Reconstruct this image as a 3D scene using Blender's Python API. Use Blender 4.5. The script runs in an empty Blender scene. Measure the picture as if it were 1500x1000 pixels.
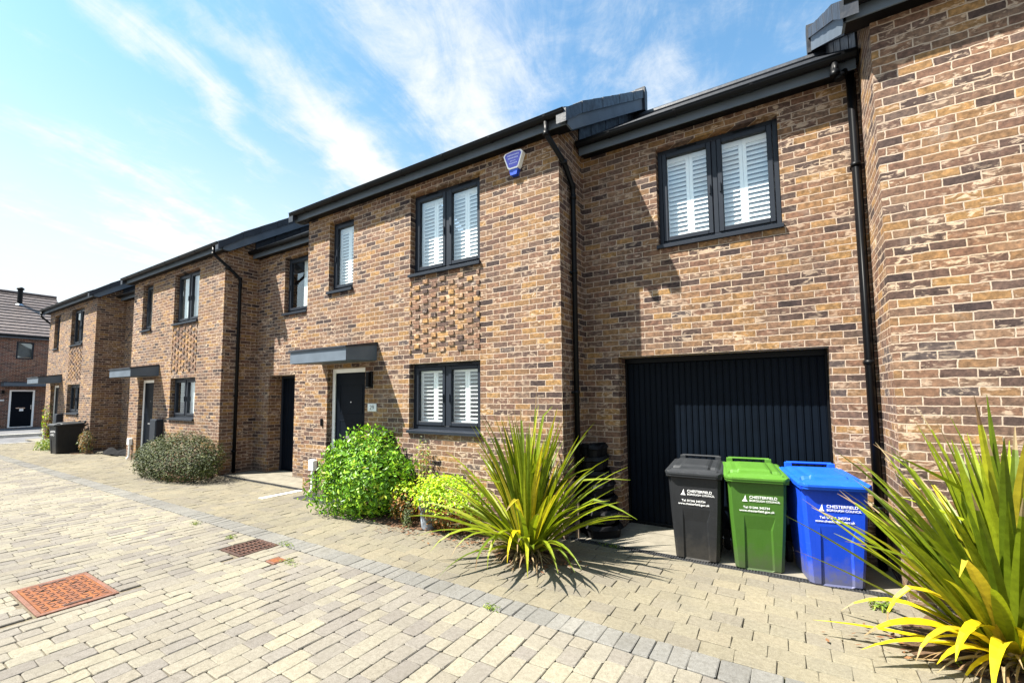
import bpy, math, random
import numpy as np
from mathutils import Vector, Matrix, Euler
R = math.radians
C = bpy.context.scene.collection
random.seed(4)
PER = 8.38          # spacing of the terrace

# ------------------------------------------------------------------ materials
def lin(c):
    return tuple(((v/12.92) if v <= .04045 else ((v+.055)/1.055)**2.4) for v in c)
class NT:
    def __init__(s, name, world=False):
        s.m = bpy.data.materials.new(name); s.m.use_nodes = True
        s.t = s.m.node_tree; s.b = s.t.nodes['Principled BSDF']; s.out = s.t.nodes['Material Output']
    def n(s, typ, **kw):
        x = s.t.nodes.new(typ)
        for k, v in kw.items(): setattr(x, k, v)
        return x
    def l(s, a, b): s.t.links.new(a, b)
    def val(s, sock, v):
        if hasattr(v, 'is_linked') or hasattr(v, 'links'): s.l(v, sock)
        else: sock.default_value = v
    def math(s, op, a, b=0.0, c=0.0, clamp=False):
        x = s.n('ShaderNodeMath', operation=op); x.use_clamp = clamp
        s.val(x.inputs[0], a); s.val(x.inputs[1], b); s.val(x.inputs[2], c)
        return x.outputs[0]
    def noise(s, vec, scale, detail=3, rough=.55, dist=0.0):
        x = s.n('ShaderNodeTexNoise'); s.val(x.inputs['Vector'], vec)
        x.inputs['Scale'].default_value = scale; x.inputs['Detail'].default_value = detail
        x.inputs['Roughness'].default_value = rough; x.inputs['Distortion'].default_value = dist
        return x.outputs['Fac']
    def ramp(s, fac, stops, interp='LINEAR'):
        x = s.n('ShaderNodeValToRGB'); s.val(x.inputs[0], fac); cr = x.color_ramp; cr.interpolation = interp
        while len(cr.elements) < len(stops): cr.elements.new(.5)
        for e, (p, c) in zip(cr.elements, stops):
            e.position = p; e.color = (*c, 1) if len(c) == 3 else c
        return x.outputs[0]
    def mix(s, fac, a, b, mode='MIX'):
        x = s.n('ShaderNodeMix', data_type='RGBA', blend_type=mode)
        s.val(x.inputs[0], fac)
        for sk, v in ((x.inputs[6], a), (x.inputs[7], b)):
            if isinstance(v, tuple): sk.default_value = (*v, 1) if len(v) == 3 else v
            else: s.l(v, sk)
        return x.outputs[2]
    def maprange(s, v, a, b, c=0.0, d=1.0):
        x = s.n('ShaderNodeMapRange'); s.val(x.inputs[0], v)
        for i, k in enumerate((a, b, c, d)): x.inputs[i+1].default_value = k
        return x.outputs[0]
    def bump(s, h, strength, dist):
        x = s.n('ShaderNodeBump'); s.val(x.inputs['Height'], h)
        x.inputs['Strength'].default_value = strength; x.inputs['Distance'].default_value = dist
        s.l(x.outputs[0], s.b.inputs['Normal']); return x
    def pos(s): return s.n('ShaderNodeNewGeometry').outputs['Position']
    def objc(s): return s.n('ShaderNodeTexCoord').outputs['Object']
    def island(s): return s.n('ShaderNodeNewGeometry').outputs['Random Per Island']
    def set(s, col=None, rough=None, spec=None, metal=None):
        if col is not None: s.val(s.b.inputs['Base Color'], (*col, 1) if isinstance(col, tuple) and len(col) == 3 else col)
        if rough is not None: s.val(s.b.inputs['Roughness'], rough)
        if spec is not None: s.b.inputs['Specular IOR Level'].default_value = spec
        if metal is not None: s.b.inputs['Metallic'].default_value = metal
        return s.m

def plain(name, col, rough=.5, spec=.5, metal=0, var=.15, scale=6, bump=0.0):
    k = NT(name); p = k.objc()
    n = k.noise(p, scale, 5)
    c = k.mix(k.maprange(n, .3, .7), tuple(v*(1-var) for v in col), tuple(min(1, v*(1+var)) for v in col))
    k.set(c, rough, spec, metal)
    if bump: k.bump(k.noise(p, scale*12, 4), bump, .003)
    return k.m

def brick_mat(name, stops, mortar, smear=.75):
    k = NT(name); p = k.pos()
    sep = k.n('ShaderNodeSeparateXYZ'); k.l(p, sep.inputs[0])
    geo = k.n('ShaderNodeNewGeometry'); sn = k.n('ShaderNodeSeparateXYZ'); k.l(geo.outputs['True Normal'], sn.inputs[0])
    u = k.math('ADD', k.math('ADD', sep.outputs[0], sep.outputs[1]), 2.3265+50*.225)
    v = k.math('ADD', sep.outputs[2], 0.0425)
    d1 = k.n('ShaderNodeTexNoise'); k.l(p, d1.inputs['Vector']); d1.inputs['Scale'].default_value = 16; d1.inputs['Detail'].default_value = 3
    d2 = k.n('ShaderNodeTexNoise'); k.l(p, d2.inputs['Vector']); d2.inputs['Scale'].default_value = 4; d2.inputs['Detail'].default_value = 1
    s1 = k.n('ShaderNodeSeparateColor'); k.l(d1.outputs['Color'], s1.inputs[0])
    s2 = k.n('ShaderNodeSeparateColor'); k.l(d2.outputs['Color'], s2.inputs[0])
    def dis(a, i):
        a = k.math('ADD', a, k.math('MULTIPLY', k.math('SUBTRACT', s1.outputs[i], .5), .017))
        return k.math('ADD', a, k.math('MULTIPLY', k.math('SUBTRACT', s2.outputs[i], .5), .012))
    cmb = k.n('ShaderNodeCombineXYZ'); k.l(dis(u, 0), cmb.inputs[0]); k.l(dis(v, 1), cmb.inputs[1])
    br = k.n('ShaderNodeTexBrick'); k.l(cmb.outputs[0], br.inputs['Vector'])
    br.offset = .5; br.offset_frequency = 2; br.squash = 1
    for kk, vv in (('Scale', 1), ('Mortar Size', .0062), ('Mortar Smooth', .35), ('Bias', 0), ('Brick Width', .225), ('Row Height', .075)):
        br.inputs[kk].default_value = vv
    br.inputs['Color1'].default_value = (0, 0, 0, 1); br.inputs['Color2'].default_value = (1, 1, 1, 1)
    br.inputs['Mortar'].default_value = (.5, .5, .5, 1)
    rnd = br.outputs['Color']; fac = br.outputs['Fac']
    base = k.ramp(rnd, stops, 'LINEAR')
    n1 = k.noise(p, 22, 6, .65); n2 = k.noise(p, 90, 3, .6)
    m1 = k.mix(1.0, base, k.ramp(n1, [(.28, (.42, .41, .40)), (.5, (.95, .95, .95)), (.70, (1.6, 1.55, 1.45))]), 'MULTIPLY')
    # pale lime smears on some bricks
    r2 = k.math('FRACT', k.math('MULTIPLY', rnd, 23.7))
    st = k.n('ShaderNodeMapping'); k.l(p, st.inputs[0]); st.inputs['Rotation'].default_value = (0, R(35), R(0)); st.inputs['Scale'].default_value = (1, 1, 2.2)
    sm = k.noise(st.outputs[0], 11, 4, .6, .8)
    big = k.noise(p, .8, 2)
    smf = k.math('MULTIPLY', k.maprange(sm, .53, .62), k.maprange(r2, .35, .6))
    smf = k.math('MULTIPLY', smf, k.maprange(big, .35, .6, .35, 1.0))
    m2 = k.mix(k.math('MULTIPLY', smf, smear), m1, (.50, .39, .29))
    mor = k.mix(k.noise(p, 35, 4), tuple(a*.75 for a in mortar), tuple(min(1, a*1.2) for a in mortar))
    # grime rising from the ground, irregular
    g = k.math('MULTIPLY', k.maprange(k.math('ADD', sep.outputs[2], k.math('MULTIPLY', k.noise(p, 3, 4), .5)), .55, .2), .45)
    col = k.mix(fac, m2, mor)
    bt = k.noise(k.pos(), .9, 2, .5)
    col = k.mix(k.maprange(bt, .5, .68, 0, .28), col, k.mix(1.0, col, (1.35, 1.18, .85), 'MULTIPLY'))
    run = k.n('ShaderNodeMapping'); k.l(p, run.inputs[0]); run.inputs['Scale'].default_value = (5, 5, .35)
    col = k.mix(k.maprange(k.noise(run.outputs[0], 1.0, 5, .7), .56, .72, 0, .38), col, k.mix(1.0, col, (.55, .55, .58), 'MULTIPLY'))
    blm = k.math('MULTIPLY', k.maprange(k.noise(p, 2.3, 6, .7, .6), .60, .74), .22)
    col = k.mix(blm, col, (.55, .48, .42))
    col = k.mix(g, col, (.075, .058, .045))
    col = k.mix(1.0, col, k.ramp(k.noise(p, .55, 3, .6), [(.3, (.86, .85, .84)), (.7, (1.08, 1.08, 1.08))]), 'MULTIPLY')
    k.set(col, .88, .25)
    h = k.math('ADD', k.math('MULTIPLY', k.math('SUBTRACT', 1.0, fac), 1.0), k.math('ADD', k.math('MULTIPLY', n1, .75), k.math('MULTIPLY', n2, .35)))
    h = k.math('ADD', h, k.math('MULTIPLY', rnd, .35))
    k.bump(h, .9, .008)
    return k.m

BST = [(0, (0.035, 0.024, 0.024)), (.06, (0.056, 0.037, 0.032)), (.13, (0.079, 0.049, 0.040)), (.22, (0.123, 0.069, 0.049)), (.34, (0.151, 0.085, 0.054)), (.44, (0.092, 0.060, 0.049)),
       (.54, (0.138, 0.082, 0.051)), (.66, (0.193, 0.111, 0.051)), (.76, (0.237, 0.139, 0.057)), (.84, (0.134, 0.075, 0.051)), (.93, (0.181, 0.111, 0.070)), (1, (0.059, 0.046, 0.045))]
M = {}
M['brick'] = brick_mat('brown stock brick', BST, (.38, .30, .235))
M['brick_red'] = brick_mat('red brown brick', [(0, (.06, .035, .03)), (.3, (.15, .07, .05)), (.6, (.2, .09, .06)), (1, (.09, .06, .055))], (.32, .28, .25), .3)

def real_brick():      # for separate modelled bricks
    k = NT('single bricks'); p = k.pos(); r = k.island()
    base = k.mix(1.0, k.ramp(r, BST), (1.25, 1.25, 1.22), 'MULTIPLY')
    n1 = k.noise(p, 22, 6, .65)
    c = k.mix(1.0, base, k.ramp(n1, [(.28, (.42, .41, .40)), (.5, (.95, .95, .95)), (.70, (1.6, 1.55, 1.45))]), 'MULTIPLY')
    c = k.mix(k.math('MULTIPLY', k.maprange(k.noise(p, 11, 4), .57, .68), .35), c, (.6, .52, .43))
    k.set(c, .88, .25); k.bump(k.math('ADD', n1, k.noise(p, 90, 3)), .8, .005); return k.m
M['onebrick'] = real_brick()
M['mortar'] = plain('lime mortar', (.38, .29, .21), .95, .1, var=.2, scale=30, bump=.6)

def paver(name, stops, stain, sc=1.0):
    k = NT(name); p = k.pos(); r = k.island()
    base = k.ramp(r, stops)
    n1 = k.noise(p, 3.2, 5, .6); n2 = k.noise(p, 140, 3, .7); n3 = k.noise(p, 30, 4, .6); n4 = k.noise(p, .45, 3, .5)
    c = k.mix(1.0, base, k.ramp(n2, [(.3, (.72, .71, .70)), (.5, (1, 1, 1)), (.7, (1.22, 1.22, 1.2))]), 'MULTIPLY')
    c = k.mix(1.0, c, k.ramp(n3, [(.25, (.8, .79, .77)), (.6, (1.05, 1.05, 1.05))]), 'MULTIPLY')
    c = k.mix(k.math('MULTIPLY', k.maprange(n1, .5, .75), .5), c, stain)
    c = k.mix(1.0, c, k.ramp(n4, [(.3, (.82, .82, .83)), (.65, (1.08, 1.08, 1.05))]), 'MULTIPLY')
    sp = k.noise(p, 1.7, 6, .75, .5); drip = k.noise(p, 11, 2, .5)
    c = k.mix(k.maprange(sp, .58, .74, 0, .30), c, k.mix(1.0, c, (.52, .50, .47), 'MULTIPLY'))
    c = k.mix(k.maprange(drip, .70, .76, 0, .35), c, (.10, .09, .07))
    k.set(c, .92, .15); k.bump(k.math('ADD', k.math('MULTIPLY', n2, .5), n3), .6, .003); return k.m
M['pave_road'] = paver('pale cream paving', [(0, (0.176, 0.158, 0.129)), (.16, (0.200, 0.182, 0.144)), (.30, (0.156, 0.142, 0.126)), (.45, (0.194, 0.176, 0.144)), (.6, (0.212, 0.194, 0.148)), (.72, (0.167, 0.153, 0.136)), (.86, (0.147, 0.133, 0.120)), (1, (0.224, 0.205, 0.158))], (0.140, 0.127, 0.104))
M['pave_walk'] = paver('buff paving', [(0, (0.148, 0.132, 0.100)), (.3, (0.167, 0.149, 0.109)), (.5, (0.141, 0.127, 0.103)), (.75, (0.178, 0.156, 0.113)), (1, (0.157, 0.142, 0.108))], (0.111, 0.102, 0.085))
M['sett'] = paver('grey setts', [(0, (0.130, 0.126, 0.118)), (.3, (0.155, 0.150, 0.140)), (.6, (0.141, 0.137, 0.129)), (1, (0.172, 0.165, 0.152))], (0.101, 0.095, 0.083))
def joint():
    k = NT('jointing sand'); p = k.pos()
    n = k.noise(p, 2.0, 5, .65)
    c = k.mix(k.maprange(k.noise(p, 40, 4), .3, .7), (.085, .072, .052), (.17, .145, .105))
    c = k.mix(k.maprange(n, .57, .68), c, (.10, .13, .035))
    k.set(c, .97, .1); k.bump(k.noise(p, 120, 4), .7, .004); return k.m
M['joint'] = joint()
M['concrete'] = plain('concrete apron', (.175, .160, .128), .92, .15, var=.22, scale=5, bump=.5)
M['asphalt'] = plain('asphalt', (.11, .11, .115), .93, .2, var=.25, scale=3, bump=.9)
M['kerb_white'] = plain('pale kerb stone', (.5, .48, .43), .9, .2, var=.15, scale=9, bump=.3)
M['frame'] = plain('anthracite window plastic', (.013, .017, .025), .42, .22, var=.08)
M['fascia'] = plain('grey fascia board', (.088, .110, .138), .55, .2, var=.14, scale=3)
M['gutter'] = plain('black gutter plastic', (.0022, .0028, .004), .42, .16, var=.1)
M['door'] = plain('dark blue black door paint', (.0018, .0040, .0080), .5, .08, var=.15)
M['slate'] = None
def slate(name, a, b):
    k = NT(name); p = k.pos(); r = k.island()
    c = k.mix(r, a, b)
    c = k.mix(1.0, c, k.ramp(k.noise(p, 5, 6, .7), [(.3, (.6, .6, .62)), (.7, (1.4, 1.38, 1.35))]), 'MULTIPLY')
    k.set(c, k.maprange(k.noise(p, 9, 4), .3, .7, .35, .6), .4); k.bump(k.noise(p, 30, 5), .4, .005); return k.m
M['slate'] = slate('dark slate', (.010, .013, .020), (.022, .027, .038))
M['tile'] = slate('brown concrete tile', (.085, .068, .064), (.125, .102, .094))
M['white'] = plain('white painted plastic', (.86, .86, .85), .35, .4, var=.04)
M['meter'] = plain('white meter box plastic', (.75, .75, .72), .4, .4, var=.06)
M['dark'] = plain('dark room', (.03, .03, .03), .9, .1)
M['curtain'] = plain('pale blind fabric', (.72, .73, .72), .9, .1, var=.05, scale=2)
M['chrome'] = plain('steel', (.55, .55, .56), .25, .5, 1.0)
M['lampglass'] = plain('lamp lens', (.25, .26, .27), .15, .6)
def glass():
    k = NT('window glass'); k.t.nodes.remove(k.b)
    tr = k.n('ShaderNodeBsdfTransparent'); tr.inputs[0].default_value = (.93, .97, .97, 1)
    gl = k.n('ShaderNodeBsdfGlossy'); gl.inputs['Roughness'].default_value = .015; gl.inputs[0].default_value = (.9, .97, 1, 1)
    ge = k.n('ShaderNodeNewGeometry'); dt = k.n('ShaderNodeVectorMath', operation='DOT_PRODUCT'); k.l(ge.outputs['Incoming'], dt.inputs[0]); k.l(ge.outputs['Normal'], dt.inputs[1])
    f = k.math('ADD', k.math('MULTIPLY', k.math('POWER', k.math('SUBTRACT', 1.0, k.math('ABSOLUTE', dt.outputs['Value'])), 4.0), .85), .17, clamp=True)
    bp = k.n('ShaderNodeBump'); k.l(k.noise(k.pos(), 1.3, 1), bp.inputs['Height']); bp.inputs['Strength'].default_value = .1; bp.inputs['Distance'].default_value = .01
    k.l(bp.outputs[0], gl.inputs['Normal'])
    mx = k.n('ShaderNodeMixShader'); k.l(f, mx.inputs[0]); k.l(tr.outputs[0], mx.inputs[1]); k.l(gl.outputs[0], mx.inputs[2])
    k.l(mx.outputs[0], k.out.inputs[0]); return k.m
M['glass'] = glass()
def plastic_bin(name, col, dirt=(.060, .052, .042)):
    k = NT(name); p = k.objc(); sep = k.n('ShaderNodeSeparateXYZ'); k.l(p, sep.inputs[0])
    n = k.noise(p, 9, 6, .7)
    d = k.math('MULTIPLY', k.maprange(k.math('SUBTRACT', sep.outputs[2], k.math('MULTIPLY', n, .42)), .05, -.16), .85)
    sc = k.n('ShaderNodeMapping'); k.l(p, sc.inputs[0]); sc.inputs['Scale'].default_value = (14, 14, 1.5)
    st = k.noise(sc.outputs[0], 3, 5, .7)
    c = k.mix(k.maprange(st, .3, .8, 0, .35), col, tuple(min(1, v*1.25+.01) for v in col))
    scf = k.n('ShaderNodeMapping'); k.l(p, scf.inputs[0]); scf.inputs['Scale'].default_value = (3, 3, 22); scf.inputs['Rotation'].default_value = (0, .5, 0)
    c = k.mix(k.math('MULTIPLY', k.maprange(k.noise(scf.outputs[0], 2.5, 6, .75), .60, .70), .35), c, tuple(min(1, v*1.9+.03) for v in col))
    c = k.mix(d, c, dirt)
    k.set(c, k.maprange(n, .3, .7, .42, .65), .3); k.bump(k.math('ADD', k.noise(p, 160, 2), k.math('MULTIPLY', k.noise(p, 7, 2), .8)), .25, .002); return k.m
M['bin_black'] = plastic_bin('charcoal bin plastic', (.008, .009, .011), (.030, .027, .023))
M['bin_green'] = plastic_bin('green bin plastic', (.030, .088, .007), (.05, .07, .03))
M['bin_blue'] = plastic_bin('blue bin plastic', (.002, .040, .42), (.10, .10, .12))
M['lid_green'] = plastic_bin('green lid plastic', (.052, .145, .014))
M['lid_blue'] = plastic_bin('blue lid plastic', (.003, .070, .50))
M['lid_black'] = plastic_bin('charcoal lid plastic', (.017, .019, .022))
M['rubber'] = plain('black rubber', (.012, .012, .012), .8, .2)
M['print'] = plain('white print', (.8, .8, .8), .6, .2, var=.03)
M['alarm_blue'] = plain('violet blue label', (.10, .10, .52), .35, .5, var=.05)
M['alarm_base'] = plain('translucent blue plastic', (.01, .05, .40), .3, .5)
M['alarm_txt'] = plain('label print', (.55, .6, .85), .5, .3)
M['plaque'] = plain('pale number plaque', (.62, .64, .64), .35, .4)
M['blacktxt'] = plain('dark grey number', (.09, .10, .11), .5, .3)
def rust(name, a, b, c3):
    k = NT(name); p = k.pos(); n = k.noise(p, 9, 6, .7); n2 = k.noise(p, 60, 4)
    c = k.ramp(n, [(.3, a), (.5, b), (.7, c3)])
    c = k.mix(1.0, c, k.ramp(n2, [(.3, (.7, .7, .7)), (.7, (1.2, 1.2, 1.2))]), 'MULTIPLY')
    k.set(c, .8, .3); k.bump(n2, .5, .003); return k.m
M['rust'] = rust('orange rusty iron', (0.213, 0.077, 0.018), (0.164, 0.054, 0.018), (0.107, 0.047, 0.030))
M['rust_dark'] = rust('dark rusty iron', (.085, .040, .028), (.060, .032, .024), (.038, .026, .022))
M['rust_pink'] = rust('pinkish rusty iron', (.19, .095, .065), (.15, .07, .048), (.10, .052, .035))
M['pit'] = plain('dark pit', (.012, .011, .01), .95, .05)
M['drain'] = plain('black drain channel plastic', (.03, .031, .033), .6, .3, var=.4, scale=18)
M['soil'] = plain('bed soil and bark', (.085, .055, .035), .97, .1, var=.5, scale=22, bump=1.0)
M['pot'] = plain('grey patterned pot', (.21, .235, .27), .6, .3, var=.5, scale=14, bump=.4)
M['blackplastic'] = plain('black planter plastic', (.005, .005, .006), .6, .15, var=.2)
M['sheet'] = plain('dull black sheet', (.012, .012, .013), .9, .08, var=.3)
M['wood'] = plain('weathered post', (.16, .12, .085), .9, .2, var=.3, scale=10)
M['bark'] = plain('brown stem', (.10, .065, .04), .9, .2, var=.3, scale=30)

def leaf(name, stops, rough=.45, trans=.35, spec=.45):
    k = NT(name); r = k.island(); p = k.pos()
    c = k.ramp(r, stops)
    c = k.mix(1.0, c, k.ramp(k.noise(p, 25, 3), [(.3, (.8, .8, .8)), (.7, (1.15, 1.15, 1.15))]), 'MULTIPLY')
    k.set(c, rough, spec)
    tl = k.n('ShaderNodeBsdfTranslucent'); k.l(k.mix(1.0, c, (1.3, 1.25, .6), 'MULTIPLY'), tl.inputs[0])
    mx = k.n('ShaderNodeMixShader'); mx.inputs[0].default_value = trans
    k.l(k.b.outputs[0], mx.inputs[1]); k.l(tl.outputs[0], mx.inputs[2]); k.l(mx.outputs[0], k.out.inputs[0]); return k.m
M['laurel'] = leaf('bright laurel leaf', [(0, (0.035, 0.100, 0.007)), (.35, (0.088, 0.216, 0.011)), (.75, (0.182, 0.374, 0.016)), (.95, (0.328, 0.503, 0.035)), (1, (0.351, 0.328, 0.047))], .42, .22, .3)
M['olive'] = leaf('dark olive leaf', [(0, (0.018, 0.025, 0.010)), (.4, (0.035, 0.048, 0.015)), (.8, (0.062, 0.077, 0.024)), (1, (0.112, 0.125, 0.044))], .6, .15, .25)
M['yellowleaf'] = leaf('yellow green leaf', [(0, (0.162, 0.306, 0.015)), (.4, (0.351, 0.548, 0.018)), (.8, (0.567, 0.709, 0.021)), (1, (0.216, 0.387, 0.024))], .45, .35)
M['amber'] = leaf('amber leaf', [(0, (0.210, 0.072, 0.012)), (.5, (0.270, 0.132, 0.018)), (.8, (0.144, 0.048, 0.018)), (1, (0.252, 0.228, 0.030))], .6, .3)
M['lightleaf'] = leaf('grey green leaf', [(0, (0.050, 0.077, 0.028)), (.6, (0.110, 0.143, 0.055)), (1, (0.165, 0.187, 0.083))], .55, .3)
M['flax'] = leaf('flax blade', [(0, (0.076, 0.116, 0.007)), (.3, (0.145, 0.197, 0.010)), (.55, (0.219, 0.263, 0.011)), (.8, (0.107, 0.150, 0.011)), (.93, (0.327, 0.334, 0.017)), (1, (0.415, 0.323, 0.032))], .42, .32, .3)
M['flax_yellow'] = leaf('yellow flax blade', [(0, (0.540, 0.420, 0.009)), (.6, (0.600, 0.510, 0.015)), (1, (0.413, 0.300, 0.015))], .4, .35)
M['straw'] = leaf('dry straw blade', [(0, (0.210, 0.140, 0.063)), (.5, (0.294, 0.231, 0.126)), (1, (0.140, 0.077, 0.035))], .8, .2)
M['weed'] = leaf('weed leaf', [(0, (0.072, 0.144, 0.012)), (.6, (0.150, 0.216, 0.018)), (1, (0.252, 0.276, 0.024))], .5, .3)
M['litter'] = leaf('dead leaf', [(0, (0.096, 0.036, 0.018)), (.5, (0.168, 0.078, 0.030)), (1, (0.072, 0.033, 0.018))], .8, .1)

# ------------------------------------------------------------------ mesh helpers
class MB:
    def __init__(s): s.v = []; s.f = []; s.mi = []; s.mats = []
    def _m(s, m):
        m = M[m] if isinstance(m, str) else m
        if m not in s.mats: s.mats.append(m)
        return s.mats.index(m)
    def poly(s, verts, faces, m):
        o = len(s.v); i = s._m(m); s.v += [tuple(a) for a in verts]
        for f in faces: s.f.append(tuple(o+a for a in f)); s.mi.append(i)
        return s
    def quad(s, a, b, c, d, m): return s.poly([a, b, c, d], [(0, 1, 2, 3)], m)
    def box(s, x0, x1, y0, y1, z0, z1, m, bev=0.0):
        if bev > 0 and min(x1-x0, y1-y0, z1-z0) > 2.2*bev:
            b = bev; V = []; idx = {}
            def p(*a):
                if a not in idx: idx[a] = len(V); V.append(a)
                return idx[a]
            F = []
            X = (x0, x1); Y = (y0, y1); Z = (z0, z1); sx = (1, -1)
            def c(i, j, k, ax):
                q = [X[i]+(b*sx[i] if ax != 0 else 0), Y[j]+(b*sx[j] if ax != 1 else 0), Z[k]+(b*sx[k] if ax != 2 else 0)]
                return p(*q)
            for i in (0, 1):
                q = [c(i, 0, 0, 0), c(i, 1, 0, 0), c(i, 1, 1, 0), c(i, 0, 1, 0)]; F.append(q if i else q[::-1])
                q = [c(0, i, 0, 1), c(1, i, 0, 1), c(1, i, 1, 1), c(0, i, 1, 1)]; F.append(q[::-1] if i else q)
                q = [c(0, 0, i, 2), c(1, 0, i, 2), c(1, 1, i, 2), c(0, 1, i, 2)]; F.append(q if i else q[::-1])
            for i in (0, 1):
                for j in (0, 1):
                    F.append([c(i, j, 0, 0), c(i, j, 1, 0), c(i, j, 1, 1), c(i, j, 0, 1)] if i == j else [c(i, j, 0, 1), c(i, j, 1, 1), c(i, j, 1, 0), c(i, j, 0, 0)])
                    F.append([c(i, 0, j, 0), c(i, 0, j, 2), c(i, 1, j, 2), c(i, 1, j, 0)] if i == j else [c(i, 1, j, 0), c(i, 1, j, 2), c(i, 0, j, 2), c(i, 0, j, 0)])
                    F.append([c(0, i, j, 1), c(1, i, j, 1), c(1, i, j, 2), c(0, i, j, 2)] if i == j else [c(0, i, j, 2), c(1, i, j, 2), c(1, i, j, 1), c(0, i, j, 1)])
                    for k in (0, 1): F.append([c(i, j, k, 0), c(i, j, k, 1), c(i, j, k, 2)] if (i+j+k) % 2 else [c(i, j, k, 2), c(i, j, k, 1), c(i, j, k, 0)])
            return s.poly(V, F, m)
        v = [(x, y, z) for x in (x0, x1) for y in (y0, y1) for z in (z0, z1)]
        return s.poly(v, [(0, 1, 3, 2), (4, 6, 7, 5), (0, 4, 5, 1), (2, 3, 7, 6), (0, 2, 6, 4), (1, 5, 7, 3)], m)
    def prism(s, prof, x0, x1, m, axis='x'):    # prof: list of (y,z) ring extruded along x
        n = len(prof)
        P = (lambda x, a, b: (x, a, b)) if axis == 'x' else (lambda x, a, b: (a, x, b)) if axis == 'y' else (lambda x, a, b: (a, b, x))
        v = [P(x0, a, b) for a, b in prof]+[P(x1, a, b) for a, b in prof]
        f = [tuple(range(n))[::-1], tuple(range(n, 2*n))]+[(i, (i+1) % n, n+(i+1) % n, n+i) for i in range(n)]
        return s.poly(v, f, m)
    def tube(s, pts, r, m, seg=12, cap=True):
        pts = [Vector(p) for p in pts]; n = len(pts); rr = r if hasattr(r, '__len__') else [r]*n
        V = []; F = []; up = None
        for i, p in enumerate(pts):
            d = (pts[min(i+1, n-1)]-pts[max(i-1, 0)]).normalized()
            if up is None: up = d.orthogonal().normalized()
            up = (up-d*up.dot(d)).normalized(); w = d.cross(up)
            for k in range(seg):
                a = 2*math.pi*k/seg; V.append(p+(up*math.cos(a)+w*math.sin(a))*rr[i])
        for i in range(n-1):
            for k in range(seg):
                F.append((i*seg+k, i*seg+(k+1) % seg, (i+1)*seg+(k+1) % seg, (i+1)*seg+k))
        if cap: F += [tuple(range(seg))[::-1], tuple((n-1)*seg+k for k in range(seg))]
        return s.poly(V, F, m)
    def xform(s, mat):
        s.v = [tuple(mat @ Vector(a)) for a in s.v]; return s
    def build(s, name, parent=None, smooth=False, loc=None):
        me = bpy.data.meshes.new(name)
        o0 = Vector(loc) if loc is not None else Vector((0, 0, 0))
        me.from_pydata([tuple(Vector(a)-o0) for a in s.v] if loc is not None else s.v, [], s.f)
        for m in s.mats: me.materials.append(m)
        me.polygons.foreach_set('material_index', s.mi)
        if smooth: me.polygons.foreach_set('use_smooth', [True]*len(s.f))
        me.update()
        o = bpy.data.objects.new(name, me); C.objects.link(o); o.location = o0
        if parent is not None:
            o.parent = parent
            # parts of a thing at a base point keep world coordinates; a part's own world matrix is the identity
            if parent.parent is None: o.matrix_parent_inverse = Matrix.Translation(-parent.location)
        return o
def tag(o, label=None, cat=None, group=None, kind=None):
    if label: o['label'] = label
    if cat: o['category'] = cat
    if group: o['group'] = group
    if kind: o['kind'] = kind
    return o
def empty(name, loc, label, cat, group=None):
    o = bpy.data.objects.new(name, None); C.objects.link(o); o.location = loc; o.empty_display_size = .2
    return tag(o, label, cat, group)
def text_mesh(txt, size, mat, origin, right, up, align='LEFT', depth=.0008):
    cu = bpy.data.curves.new('t', 'FONT'); cu.body = txt; cu.size = size; cu.align_x = align; cu.extrude = depth
    ob = bpy.data.objects.new('t', cu); C.objects.link(ob)
    dg = bpy.context.evaluated_depsgraph_get(); me = bpy.data.meshes.new_from_object(ob.evaluated_get(dg))
    vs = [v.co.copy() for v in me.vertices]; fs = [tuple(p.vertices) for p in me.polygons]
    bpy.data.objects.remove(ob); bpy.data.meshes.remove(me)
    r = Vector(right); u = Vector(up); n = r.cross(u); o = Vector(origin)
    return [o+r*v.x+u*v.y+n*v.z for v in vs], fs

# ------------------------------------------------------------------ ground
def setting(o): return tag(o, kind='structure')
b = MB()
b.quad((-200, -200, -.06), (200, -200, -.06), (200, 200, -.06), (-200, 200, -.06), 'asphalt')
setting(b.build('ground'))
b = MB(); b.quad((-25.4, -14, -.014), (14, -14, -.014), (14, 4, -.014), (-25.4, 4, -.014), 'joint')
setting(b.build('paving_bed'))
def pav(b, x0, x1, y0, y1, m, rng, r=.007, top=0.0, gap=.004):
    j = lambda: rng.uniform(-.0035, .0035)
    x0 += gap/2; x1 -= gap/2; y0 += gap/2; y1 -= gap/2
    if x1-x0 < .03 or y1-y0 < .03: return
    h = top+rng.uniform(-.0022, .0022); tx = rng.uniform(-.0025, .0025); ty = rng.uniform(-.0025, .0025)
    cx = [x0+j(), x1+j(), x1+j(), x0+j()]; cy = [y0+j(), y0+j(), y1+j(), y1+j()]
    c = .011; ring = []
    for i in range(4):
        sx = 1 if i in (0, 3) else -1; sy = 1 if i in (0, 1) else -1
        k = c*rng.uniform(.4, 1.3)
        a = (cx[i]+sx*k, cy[i]); d = (cx[i], cy[i]+sy*k)
        ring += [d, a] if i in (0, 2) else [a, d]
    mx = sum(cx)/4; my = sum(cy)/4
    V = []
    for (x, y) in ring: V.append((x, y, -.02))
    for (x, y) in ring: V.append((x, y, h-.004))
    for (x, y) in ring:
        fx = x+(r if x < mx else -r)*.8; fy = y+(r if y < my else -r)*.8
        V.append((fx, fy, h+tx*(1 if x > mx else -1)+ty*(1 if y > my else -1)))
    F = []
    for lv in (0, 8):
        for i in range(8): F.append((lv+i, lv+(i+1) % 8, lv+8+(i+1) % 8, lv+8+i))
    F.append(tuple(range(16, 24)))
    b.poly(V, F, m)
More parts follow.
